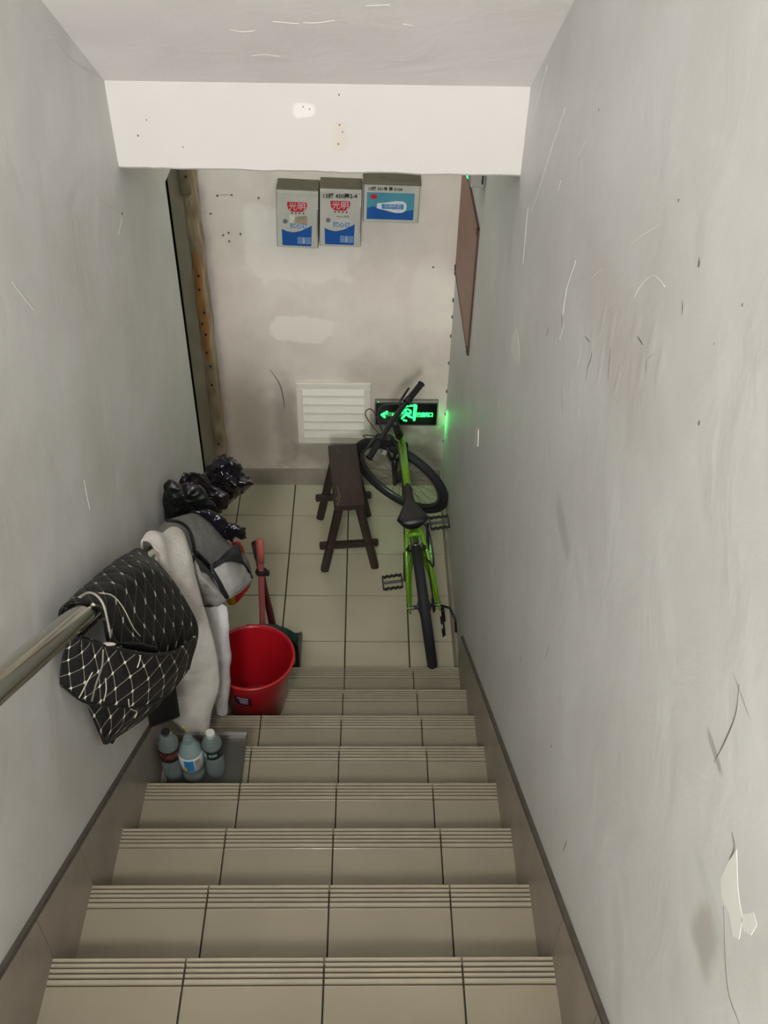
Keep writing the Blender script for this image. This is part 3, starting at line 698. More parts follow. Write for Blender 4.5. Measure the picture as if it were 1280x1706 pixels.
# ------------------------------------------------------------------ bench stool
M_bench = mat('dark_lacquered_wood', lin(58, 40, 36), .42, var=.35, vscale=6, stretch=(6, 1, 6), bump=.15, bscale=30)
def stool():
    t = thing('bench_stool', 'narrow dark brown wooden bench stool on splayed legs beside the bicycle', 'stool')
    c = Vector((-0.092, 3.745, 0)); yaw = 0.095
    t.location = c; t.rotation_euler = (0, 0, yaw); bpy.context.view_layer.update()
    Hs = .455
    # seat with rounded ends
    G().box((-.074, -.245, Hs - .036), (.074, .238, Hs), .007).obj('seat', M_bench, t, auto=40)
    for sy in (-1, 1):
        y = -.205 if sy < 0 else .165
        for sx in (-1, 1):
            top = Vector((sx * .045, y, Hs - .03)); bot = Vector((sx * .130, y + (.02 if sy > 0 else -.012), .0))
            ax = (bot - top); M = Matrix.Translation(top) @ ax.to_track_quat('Z', 'Y').to_matrix().to_4x4()
            G().box((-.017, -.021, 0), (.017, .021, ax.length - .001), .011, M).obj('leg', M_bench, t, auto=40)
        zz = .165
        G().box((-.150, y - .014, zz - .019), (.145, y + .014, zz + .019), .008).obj('stretcher', M_bench, t, auto=40)
    G().box((-.013, -.2, Hs - .075), (.013, .17, Hs - .034), .003).obj('long_rail', M_bench, t)
    w1 = mat('worn_scratch', lin(120, 96, 84), .6)
    for i, P in enumerate(([(-.062, -.20), (-.045, -.16), (-.052, -.10)], [(-.060, -.24), (-.050, -.21), (-.038, -.17)], [(-.02, .16), (-.03, .20)])):
        G().tube([(x, y, Hs) for x, y in spline([Vector((a, b, 0)) for a, b in P], 8) and [(q.x, q.y) for q in spline([Vector((a, b, 0)) for a, b in P], 8)]], [(.0004, .002)] * 8, 6, flat=(0, 0, 1)).obj('scratch', w1, t)
stool()

# ------------------------------------------------------------------ red bucket
def bucket():
    t = thing('bucket', 'red plastic bucket standing on a lower stair beside the hanging cloths', 'bucket', (-0.422, 2.418, Z1 + RISE + .0015))
    M_r = mat('red_plastic', lin(176, 22, 34), .3, var=.06, coat=.2)
    H = .300
    prof = [(0, 0), (.100, 0), (.105, .003), (.150, H - .03), (.152, H - .012), (.161, H - .010), (.1625, H - .004), (.160, H), (.154, H), (.151, H - .003), (.147, H - .012), (.102, .008), (0, .006)]
    G().lathe(prof, 56).obj('shell', M_r, t, auto=50)
    G().torus((0, 0, H - .004), (0, 0, 1), .1585, .0045, 56, 8).obj('rim', mat('red_rim', lin(198, 40, 48), .25), t, smooth=True)
    # sticker hugging the wall, lower front left
    def stick(a0, a1, z0, z1, off):
        g = G(); vs = []; fs = []; n = 10
        for i in range(n + 1):
            a = a0 + (a1 - a0) * i / n
            for z, o in ((z0, off), (z1, off), (z1, 0), (z0, 0)):
                R = .105 + (z - .003) * (.045 / (H - .033)) + o + .0004; vs.append((R * math.cos(a), R * math.sin(a), z))
        for i in range(n):
            for k in range(4): x, y = i * 4 + k, i * 4 + (k + 1) % 4; fs.append((x, y, y + 4, x + 4))
        fs += [(0, 1, 2, 3), (n * 4 + 3, n * 4 + 2, n * 4 + 1, n * 4)]
        return g.add(vs, fs)
    stick(-2.02, -1.55, .170, .228, .0008).obj('sticker', mat('dark_sticker', lin(44, 26, 44), .4), t)
    stick(-1.88, -1.64, .180, .208, .0014).obj('sticker_emblem', mat('sticker_emblem', lin(176, 150, 172), .4, var=.5, vscale=60), t)
    stick(-1.94, -1.62, .215, .222, .0014).obj('sticker_stripe', mat('sticker_stripe', lin(180, 176, 186), .4), t)
    for s in (-1, 1): G().box((s * .156 - .006, -.014, H - .035), (s * .156 + .006, .014, H - .008), .003).obj('handle_lug', M_r, t)
    G().tube([(.156 * math.cos(a), .02 + .160 * math.sin(a), H - .022 - .004 * math.sin(a)) for a in [math.pi * k / 24 for k in range(25)]], .0022, 8).obj('wire_handle', M_steel, t, smooth=True)
bucket()

# ------------------------------------------------------------------ dustpan and broom
M_green = mat('dark_green_plastic', lin(16, 44, 42), .4)
M_pink = mat('pink_plastic_pole', lin(190, 104, 104), .35)
M_wine = mat('wine_red_pole', lin(104, 44, 50), .4)
def dustpan():
    t = thing('dustpan', 'dark green long-handled dustpan with pink pole behind the red bucket', 'dustpan', (-0.445, 2.96, 0.0))
    g = G()
    P = [(-.14, -.07), (.14, -.07), (.155, -.03), (.150, .10), (-.150, .10), (-.155, -.03)]
    # tray standing open towards the wall: sloping floor, back and hood
    g.prism([(-.15, .002), (.15, .002), (.15, .008), (-.15, .008)], 'y', -.09, .13)
    g.prism(rounded(-.155, .002, .155, .215, .06, 6), 'y', -.095, -.087)
    for s in (-1, 1): g.prism([(-.09, .002), (.12, .002), (.10, .05), (-.03, .15), (-.09, .16)], 'x', s * .152 - .004, s * .152 + .004)
    g.obj('tray', M_green, t)
    hood = G(); vs = []; fs = []
    for i in range(13):
        a = math.pi * i / 12
        for y in (-.092, -.02): vs.append((.152 * math.cos(a), y + .012 * math.sin(a), .12 + .10 * math.sin(a)))
        for y in (-.02, -.092): vs.append((.147 * math.cos(a), y + .012 * math.sin(a), .12 + .095 * math.sin(a)))
    for i in range(12):
        for k in range(4): a, b = i * 4 + k, i * 4 + (k + 1) % 4; fs.append((a, b, b + 4, a + 4))
    hood.add(vs, fs + [(0, 1, 2, 3), (51, 50, 49, 48)]).obj('hood', mat('teal_plastic', lin(22, 66, 62), .35), t)
    top = Vector(at(433.5, 902, 'y', 3.02)) - t.location; bot = Vector((-.005, -.06, .16))
    ps = [bot.lerp(top, k / 10) for k in range(11)]
    G().tube(ps, .0135, 14).obj('pole', M_pink, t, smooth=True)
    G().tube([ps[8], ps[10], ps[10] + (top - bot).normalized() * .012], [.0165, .0175, .010], 14).obj('grip', mat('salmon_grip', lin(206, 112, 100), .4), t, smooth=True)
    G().torus(ps[7] + Vector((.002, 0, .005)), top - bot, .019, .008, 24, 8, .012).obj('black_tie', M_dark, t, smooth=True)
    G().box(ps[7] + Vector((.014, -.012, -.012)), ps[7] + Vector((.036, .008, .010)), .004).obj('tie_knot', M_dark, t)
dustpan()
def broom():
    t = thing('broom', 'wine-red broom pole leaning beside the pink pole', 'broom', (-0.42, 3.10, 0))
    top = Vector(at(425, 905, 'y', 3.06)) - t.location; bot = Vector((-.005, -.015, .05))
    G().tube([bot.lerp(top, k / 8) for k in range(9)], [.0165] * 3 + [.0145] * 6, 14).obj('pole', M_wine, t, smooth=True)
    G().tube([bot.lerp(top, .84), top], .0165, 14).obj('grip', mat('dull_brown_grip', lin(78, 56, 50), .5), t, smooth=True)
    G().box((-.14, -.02, .0), (.02, .02, .04), .01).obj('brush_head', M_green, t)
broom()

# ------------------------------------------------------------------ tray and bottles on the stair
M_glassy = mat('clear_bottle_plastic', lin(206, 222, 222), .07, trans=.80)
M_glassy.node_tree.nodes['Principled BSDF'].inputs['IOR'].default_value = 1.12
def tray():
    zt = tz(3) + .0015
    t = thing('shallow_tray', 'shallow dark grey tray lying on the stair under the three bottles', 'tray', (-0.517, 1.915, zt))
    M_t = mat('dull_grey_tray', lin(92, 90, 84), .3, .35, var=.12)
    G().box((-.128, -.160, .0), (.115, .110, .004), .001).obj('base', M_t, t)
    for a, b in (((-.130, -.162), (-.126, .112)), ((.113, -.162), (.117, .112)), ((-.130, -.162), (.117, -.158))):
        G().box((a[0], a[1], 0), (b[0], b[1], .020), .001).obj('lip', M_t, t)
    G().box((-.130, .100, .0), (.117, .114, .022), .002).obj('far_lip', mat('bright_tray_edge', lin(168, 164, 158), .25, .5), t)
    return zt + .004
ztray = tray()
def bottle(name, label, x, y, prof, cap, capcol, lab, labcol, extra=None, hgt=.21, liquid=None):
    t = thing(name, label, 'bottle', (x, y, ztray + .001), (0, 0, 0))
    inner = [(max(r - .0012, 0), z + (.0012 if i == 0 else 0)) for i, (r, z) in enumerate(prof)][::-1]
    g = G().lathe(prof + [(prof[-1][0] - .0012, prof[-1][1])] + [p for p in inner if p[1] < prof[-1][1]], 28)
    g.obj('shell', M_glassy, t, smooth=True)
    G().lathe([(0, cap[1] - cap[2]), (cap[0], cap[1] - cap[2]), (cap[0], cap[1] - .003), (cap[0] - .002, cap[1]), (0, cap[1])], 24).obj('cap', capcol, t, auto=40)
    r, z0, z1 = lab
    G().lathe([(r, z0), (r + .0008, z0 + .001), (r + .0008, z1 - .001), (r, z1)], 32).obj('wrap_label', labcol, t, smooth=True)
    if liquid: G().lathe([(0, .002), (liquid[0], .002), (liquid[0], liquid[1]), (0, liquid[1])], 24).obj('contents', liquid[2], t, auto=40)
    if extra: extra(t)
    return t
def b_prof(R, H, neck=.011, sh=.62):
    return [(0, .004), (R * .5, .0015), (R * .85, .0), (R, .008), (R, H * .2), (R * .94, H * .24), (R, H * .28), (R, H * sh), (R * .93, H * (sh + .08)), (R * .62, H * (sh + .2)), (neck * 1.2, H * (sh + .29)), (neck, H * .93), (neck, H * .97)]
M_blk = mat('black_bottle_cap', lin(34, 30, 30), .4); M_wc = mat('white_bottle_cap', lin(214, 214, 210), .4)
M_brn = mat('dark_red_label', lin(22, 16, 16), .4, col2=lin(52, 32, 28), vscale=40)
M_grn = mat('dark_green_label', lin(22, 48, 42), .35, col2=lin(20, 34, 32), vscale=30)
M_wbl = mat('white_blue_label', lin(206, 212, 216), .4)
def ex1(t):
    G().lathe([(.0350, .124), (.0356, .125), (.0356, .150), (.0350, .151)], 32).obj('label_print', mat('rust_print', lin(132, 70, 60), .5, col2=lin(50, 30, 30), vscale=70), t, smooth=True)
def arc_patch(t, name, R, a0, a1, z0, z1, m):
    vs = []; fs = []; n = 8
    for i in range(n + 1):
        a = a0 + (a1 - a0) * i / n
        for z, rr in ((z0, R), (z1, R), (z1, R - .001), (z0, R - .001)): vs.append((rr * math.cos(a), rr * math.sin(a), z))
    for i in range(n):
        for k in range(4): x, y = i * 4 + k, i * 4 + (k + 1) % 4; fs.append((x, y, y + 4, x + 4))
    G().add(vs, fs + [(0, 1, 2, 3), (n * 4 + 3, n * 4 + 2, n * 4 + 1, n * 4)]).obj(name, m, t)
def ex2(t):
    arc_patch(t, 'blue_print', .0402, -2.0, -1.2, .078, .130, M_sky)
    arc_patch(t, 'pale_print', .0402, -1.1, -.6, .078, .128, mat('pale_beige_print', lin(178, 176, 160), .5, var=.3, vscale=80))
    arc_patch(t, 'yellow_print', .0406, -2.2, -1.8, .078, .094, mat('yellow_print', lin(222, 186, 62), .5))
def ex3(t):
    arc_patch(t, 'white_lettering', .0340, -1.8, -1.0, .124, .136, mat('white_label_print', lin(170, 186, 180), .5, var=.6, vscale=120))
    arc_patch(t, 'white_swash', .0340, -2.5, -2.0, .114, .142, bpy.data.materials['white_label_print'])
bottle('plastic_bottle', 'clear plastic bottle with dark red label and black cap, nearest the left wall', -.628, 1.872, b_prof(.034, .232, sh=.70), (.0145, .234, .022), M_blk, (.0345, .108, .162), M_brn, ex1)
bottle('plastic_bottle', 'wide clear bottle with white and blue label, middle of the three on the tray', -.560, 1.868, b_prof(.0385, .205, .012, .66), (.016, .205, .020), M_glassy, (.0388, .072, .136), M_wbl, ex2, liquid=(.034, .045, mat('cloudy_dregs', lin(176, 176, 176), .3)))
bottle('plastic_bottle', 'clear plastic bottle with dark green label and white cap, right on the tray', -.490, 1.882, b_prof(.0325, .215, sh=.70), (.0145, .216, .022), M_wc, (.0330, .108, .150), M_grn, ex3)

# ------------------------------------------------------------------ bicycle
def bicycle():
    h, l = -.06, -.137
    f = Vector((math.sin(h), math.cos(h), 0)); lf = Vector((-math.cos(h), math.sin(h), 0)); up = Vector((0, 0, 1))
    Mb = Matrix(((f.x, lf.x, 0), (f.y, lf.y, 0), (0, 0, 1))) @ Matrix.Rotation(l, 3, 'X')
    t = thing('bicycle', 'bright green and black small bicycle by the right wall, front wheel turned', 'bicycle')
    t.matrix_world = Matrix.Translation((.311, 3.003, .0015)) @ Mb.to_4x4(); bpy.context.view_layer.update()
    r, wb, s = .288, .955, .916
    ha = math.radians(71); ax = Vector((-math.cos(ha), 0, math.sin(ha))); base = Vector((wb + .06, 0, 0))
    MS = Matrix.Translation(base) @ Matrix.Rotation(s, 4, ax) @ Matrix.Translation(-base)
    V = Vector; st = lambda x, y, z: MS @ V((x, y, z))
    GR = mat('lime_green_paint', lin(108, 162, 22), .32, coat=.4)
    BK = mat('satin_black', lin(26, 26, 30), .42); RUB = mat('tyre_rubber', lin(32, 33, 38), .75, bump=.2, bscale=120)
    RIM = mat('dark_rim', lin(84, 84, 82), .3, .6); SPK = mat('spoke_steel', lin(120, 120, 112), .35, .8); NUT = mat('dull_nut', lin(84, 80, 74), .45, .6); CH = mat('bike_chrome', lin(190, 190, 190), .2, 1)
    PED = mat('worn_black_pedal', lin(52, 48, 44), .5); SAD = mat('saddle_vinyl', lin(15, 14, 19), .42); GRP = mat('rubber_grip', lin(20, 20, 22), .8, bump=.4, bscale=200)
    Wm = {'rear': (Matrix.Translation((0, 0, r)), (0, 1, 0)), 'front': (MS @ Matrix.Translation((wb, 0, r)), (0, 1, 0))}
    for nm, (M, a) in Wm.items():
        def T(g): g.v = [M @ v for v in g.v]; return g
        T(G().torus((0, 0, 0), a, r - .0225, .0225, 72, 12)).obj('tyre', RUB, t, smooth=True)
        T(G().torus((0, 0, 0), a, r - .052, .010, 72, 8, .0125)).obj('rim', RIM, t, smooth=True)
        T(G().tube([(0, -.048, 0), (0, -.030, 0), (0, -.029, 0), (0, .029, 0), (0, .030, 0), (0, .048, 0)], [.008, .010, .022, .022, .010, .008], 16)).obj('hub', BK, t, smooth=False)
        g = G()
        for k in range(28):
            a0 = 2 * math.pi * k / 28; a1 = a0 + (.45 if k % 4 < 2 else -.45); y = .026 if k % 2 else -.026
            g.tube([(.020 * math.cos(a1), y, .020 * math.sin(a1)), ((r - .056) * math.cos(a0), 0, (r - .056) * math.sin(a0))], .0012, 5)
        T(g).obj('spokes', SPK, t)
        T(G().box((-.012, -.024, r - .085), (.014, .024, r - .078), .002)).obj('spoke_reflector', mat('reflector_' + nm, lin(200, 200, 190), .2), t)
    # frame
    BB = V((.385, 0, .262)); HT = V((.803, 0, .640)); HB = V((.842, 0, .530)); SC = V((.272, 0, .585))
    g = G()
    g.tube([HT + (HT - HB).normalized() * .015, HT, HB, HB - (HT - HB).normalized() * .012], [.019, .017, .0175, .020], 18)
    g.tube([SC, BB], .016, 16)
    g.tube([HT + V((-.005, 0, -.015)), HT.lerp(SC, .5) + V((0, 0, -.006)), SC + V((.004, 0, -.03))], [(.0215, .021), (.018, .018), (.0145, .0145)], 16)
    g.tube([HB + V((-.006, 0, .02)), HB.lerp(BB, .5), BB], [.021, .019, .018], 16)
    for sy in (-1, 1):
        g.tube([SC + V((.002, sy * .012, -.045)), V((.225, sy * .034, .525)), V((.16, sy * .048, .46)), V((.02, sy * .066, r + .012))], [.0085, .0095, .0090, .0080], 12)
        g.tube([BB + V((-.01, sy * .02, 0)), V((.25, sy * .045, .262)), V((.01, sy * .066, r - .006))], .0095, 12)
        g.box(V((-.020, sy * .066 - .004, r - .020)), V((.026, sy * .066 + .004, r + .018)), .002)
    g.tube([V((.220, -.034, .522)), V((.222, 0, .528)), V((.220, .034, .522))], .010, 12)
    g.tube([BB + V((0, -.036, 0)), BB + V((0, .036, 0))], .021, 16)
    g.obj('frame', GR, t, smooth=True)
    G().tube([BB + V((0, -.05, 0)), BB + V((0, .05, 0))], .009, 12).obj('bottom_axle', BK, t)
    for sy in (-1, 1): G().tube([V((0, sy * .05, r)), V((0, sy * .078, r))], .0085, 10).obj('axle_nut', NUT, t)
    # saddle
    G().tube([SC, V((.248, 0, .665))], .0125, 14).obj('seat_post', BK, t, smooth=True)
    G().tube([SC + V((.004, 0, -.014)), SC + V((-.004, 0, .014))], .0205, 14).obj('seat_clamp', BK, t)
    g = G(); n = 18; vs = []; fs = []; m = 14
    for i in range(n):
        q = i / (n - 1); x = .085 + .285 * q
        hw = .074 * (1 - max(0, (q - .12)) / .5 * .74) if q < .6 else .0225 - .010 * (q - .6) / .4
        if q < .12: hw = .074 * (.72 + .28 * math.sin(q / .12 * math.pi / 2))
        if q > .3: hw = max(hw, .019)
        if q > .96: hw *= .7
        zc = .700 + .014 * (1 - q) ** 2 - .010 * q
        for k in range(m):
            a = 2 * math.pi * k / m; z = math.sin(a)
            vs.append((x, hw * math.cos(a) * (1 if z > 0 else .82), zc + (.017 * z if z > 0 else .030 * z)))
    for i in range(n - 1):
        for k in range(m): fs.append((i * m + k, i * m + (k + 1) % m, (i + 1) * m + (k + 1) % m, (i + 1) * m + k))
    g.add(vs, fs + [tuple(range(m))[::-1], tuple((n - 1) * m + k for k in range(m))]); g.obj('saddle', SAD, t, smooth=True)
    g = G()
    for sy in (-1, 1): g.tube([V((.34, sy * .010, .675)), V((.27, sy * .022, .664)), V((.12, sy * .022, .672))], .0035, 8)
    g.obj('saddle_rails', CH, t, smooth=True)
    # fork, stem, bar
    crown = st(.858, 0, .488 + .03); hb = st(HB.x, 0, HB.z)
    axle = lambda y: st(wb, y, r)
    g = G().tube([hb, crown], .017, 14)
    cl, crr = st(.862, .052, .500), st(.862, -.052, .500)
    g.tube([cl, crown, crr], [.017, .020, .017], 14)
    for sy, c in ((1, cl), (-1, crr)):
        g.tube([c + (c - axle(sy * .052)).normalized() * .02, c.lerp(axle(sy * .052), .45), axle(sy * .052)], [.0155, .0145, .011], 14)
    g.obj('fork', BK, t, smooth=True)
    top = V(HT) + (HT - HB).normalized() * .045; topS = MS @ top
    bar = MS @ V((.777, 0, .775))
    G().tube([MS @ (HT + (HT - HB).normalized() * .014), topS], .0185, 16).obj('headset', BK, t)
    G().tube([topS - (topS - V(HT)).normalized() * .012, topS.lerp(bar, .5) + V((0, 0, .008)), bar], [.021, .018, .018], 14).obj('stem', BK, t, smooth=True)
    by = lambda y, dx=0, dz=0: MS @ V((.777 + dx, y, .782 + dz))
    G().tube([by(-.235, -.015, .0), by(-.12, -.006, 0), by(-.03), by(.03), by(.12, -.006, 0), by(.235, -.015, 0)], [.0105, .0105, .014, .014, .0105, .0105], 14).obj('handlebar', BK, t, smooth=True)
    for sy in (-1, 1):
        G().tube([by(sy * .140, -.008), by(sy * .146, -.008), by(sy * .236, -.015), by(sy * .242, -.015)], [.0185, .0155, .0155, .0185], 16).obj('grip', GRP, t, smooth=True)
        G().tube([by(sy * .112, -.006), by(sy * .138, -.008)], .020, 14).obj('shifter', BK, t)
        g = G().tube([by(sy * .100, -.004), by(sy * .102, .03, -.008), by(sy * .125, .045, -.014), by(sy * .215, .052, -.018)], [.010, .009, .007, .0055], 10)
        g.obj('brake_lever', BK, t, smooth=True)
    # cables
    c1 = spline([by(.100, .02), by(.05, .11, .06), by(-.01, .12, .02), MS @ V((.88, .02, .60))], 20)
    G().tube(c1, .0025, 7).obj('cable', mat('wine_cable', lin(80, 40, 46), .5), t, smooth=True)
    c2 = spline([by(-.10, .02), by(-.04, .10, .02), by(.03, .08, -.05), HB + V((-.02, .02, 0))], 20)
    G().tube(c2, .0025, 7).obj('cable', BK, t, smooth=True)
    c3 = spline([by(.11, .02), by(.13, .10, .0), by(.09, .08, -.10), HB + V((.0, .025, .03)), BB.lerp(HB, .5) + V((0, .023, -.0)), BB + V((0, .02, 0))], 26)
    G().tube(c3, .0025, 7).obj('cable', BK, t, smooth=True)
    c4 = spline([SC + V((.05, -.014, -.03)), V((.20, -.062, .57)), V((.12, -.070, .50)), V((.09, -.064, .44)), V((.14, -.045, .44))], 20)
    G().tube(c4, .0045, 7).obj('cable', BK, t, smooth=True)
    # bell cluster hanging below the bar
    fl = st(.89, .0, .60)
    G().ball(fl, .034, 18, 12, (.8, 1, 1)).obj('front_lamp', BK, t, smooth=True)
    G().ball(fl + (st(.91, 0, .60) - st(.89, 0, .60)) * .9, .026, 16, 10).obj('lamp_lens', CH, t, smooth=True)
    # brakes
    def vbrake(M, z, x, sy):
        g = G().tube([M @ V((x, sy * .034, z - .075)), M @ V((x - .012, sy * .040, z - .02)), M @ V((x - .016, sy * .026, z + .024))], [.009, .0075, .006], 10)
        g.box((-.005, -.005, -.02), (.005, .005, .02), .002, M @ Matrix.Translation((x, sy * .029, z - .048))); return g
    I = Matrix.Identity(4)
    for sy in (-1, 1):
        vbrake(I @ Matrix.Translation((.155, 0, .515)) @ Matrix.Rotation(-.9, 4, 'Y'), .0, .0, sy).obj('brake_arm', BK, t, smooth=True)
        vbrake(MS, .555, .905, sy).obj('brake_arm', BK, t, smooth=True)
    G().tube([V((.13, -.032, .55)), V((.12, 0, .556)), V((.13, .032, .55))], .0018, 6).obj('brake_wire', CH, t, smooth=True)
    # cranks, pedals, chain
    th = math.radians(195)
    for sy, sg in ((1, 1), (-1, -1)):
        e = BB + V((sg * .148 * math.cos(th), sy * .072, sg * .148 * math.sin(th)))
        b0 = BB + V((0, sy * .056, 0))
        G().tube([b0, b0.lerp(e, .5), e], [(.013, .008), (.011, .0075), (.012, .0075)], 10, flat=V((0, 0, 1))).obj('crank', BK, t, smooth=True)
        c = e + V((0, sy * .060, 0))
        G().tube([e, e + V((0, sy * .106, 0))], .006, 10).obj('pedal_axle', BK, t)
        g = G(); X, Y = .040, .045
        for q in ((V((-X, -Y, 0)), V((X, -Y, 0))), (V((-X, Y, 0)), V((X, Y, 0)))): g.box(c + q[0] - V((0, .003, .010)), c + q[1] + V((0, .003, .010)), .002)
        for xx in (-X, X):
            n = 8; g.tube([c + V((xx + .004 * math.cos(k * 3.14), -Y + 2 * Y * k / n, 0)) for k in range(n + 1)], [(.010, .003)] * (n + 1), 8, flat=V((0, 0, 1)))
        g.obj('pedal', PED, t)
    G().torus(BB + V((0, -.045, 0)), (0, 1, 0), .072, .004, 40, 6).tube([BB + V((-.07, -.045, 0)), BB + V((.07, -.045, 0))], .005, 8).tube([BB + V((0, -.045, -.07)), BB + V((0, -.045, .07))], .005, 8).obj('chainring', BK, t)
    g = G()
    for z0, z1 in ((.076, .034), (-.076, -.030)): g.tube([BB + V((0, -.045, z0)), V((0, -.045, r + z1))], .003, 6)
    g.obj('chain', mat('oiled_chain', lin(70, 66, 60), .4, .8), t)
    G().torus((0, -.040, r), (0, 1, 0), .030, .005, 24, 6).torus((0, -.046, r), (0, 1, 0), .022, .004, 24, 6).obj('cassette', mat('cassette_steel', lin(90, 84, 78), .4, .9), t)
    g = G().box((-.035, -.088, r - .085), (-.008, -.072, r - .01), .004).box((-.060, -.080, r - .150), (-.035, -.072, r - .060), .003)
    g.torus((-.030, -.068, r - .075), (0, 1, 0), .016, .004, 16, 6).torus((-.052, -.068, r - .135), (0, 1, 0), .016, .004, 16, 6)
    g.obj('derailleur', BK, t)
    G().tube([V((-.01, -.078, r - .0)), V((-.05, -.112, r + .02)), V((-.095, -.128, r - .01)), V((-.115, -.125, r - .07))], .0055, 8).obj('derailleur_guard', BK, t, smooth=True)
bicycle()

# ------------------------------------------------------------------ quilted mat over the rail
def quilt_mat(name, ls):
    m, nt, p = newmat(name)
    tc = nt.nodes.new('ShaderNodeTexCoord'); sp = nt.nodes.new('ShaderNodeSeparateXYZ'); link(tc.outputs['UV'], sp.inputs[0])
    nz = nt.nodes.new('ShaderNodeTexNoise'); nz.inputs['Scale'].default_value = 14; link(tc.outputs['UV'], nz.inputs[0])
    w0 = mathn(nt, 'MULTIPLY', mathn(nt, 'SUBTRACT', nz.outputs[0], .5), .10)
    U = mathn(nt, 'MULTIPLY', sp.outputs[0], 27.0); W_ = mathn(nt, 'MULTIPLY', sp.outputs[1], 17.0)
    a = mathn(nt, 'ADD', mathn(nt, 'ADD', U, mathn(nt, 'MULTIPLY', W_, .82)), w0); b = mathn(nt, 'SUBTRACT', U, mathn(nt, 'MULTIPLY', W_, .20))
    da = mathn(nt, 'ABSOLUTE', mathn(nt, 'SUBTRACT', mathn(nt, 'FRACT', a), .5)); db = mathn(nt, 'ABSOLUTE', mathn(nt, 'SUBTRACT', mathn(nt, 'FRACT', b), .5))
    ln = mathn(nt, 'MAXIMUM', mathn(nt, 'GREATER_THAN', da, .474), mathn(nt, 'GREATER_THAN', db, .474))
    # node crosses
    qa = mathn(nt, 'SUBTRACT', .5, da); qb = mathn(nt, 'SUBTRACT', .5, db)
    node = mathn(nt, 'LESS_THAN', mathn(nt, 'ADD', qa, qb), .120)
    r1 = nt.nodes.new('ShaderNodeMix'); r1.data_type = 'RGBA'; link(mathn(nt, 'MULTIPLY', ln, ls), r1.inputs[0]); r1.inputs[6].default_value = lin(22, 20, 21); r1.inputs[7].default_value = lin(176, 166, 146)
    r2 = nt.nodes.new('ShaderNodeMix'); r2.data_type = 'RGBA'; link(mathn(nt, 'MULTIPLY', node, .85), r2.inputs[0]); link(r1.outputs[2], r2.inputs[6]); r2.inputs[7].default_value = lin(214, 208, 192)
    link(r2.outputs[2], p.inputs['Base Color']); p.inputs['Roughness'].default_value = .5; p.inputs['Specular IOR Level'].default_value = .3
    hgt = mathn(nt, 'MINIMUM', mathn(nt, 'MINIMUM', qa, qb), .25)
    bp = nt.nodes.new('ShaderNodeBump'); bp.inputs['Strength'].default_value = .8; bp.inputs['Distance'].default_value = .012
    link(hgt, bp.inputs['Height']); link(bp.outputs[0], p.inputs['Normal'])
    return m
M_quilt = quilt_mat('black_quilted_leatherette', .46)
M_quilt2 = quilt_mat('black_quilted_leatherette_outer', .20)
M_seam = mat('black_binding', lin(18, 17, 18), .45)
M_thread = mat('pale_thread', lin(190, 182, 164), .7)
def A(u, v, y): return at(u, v, 'y', y)
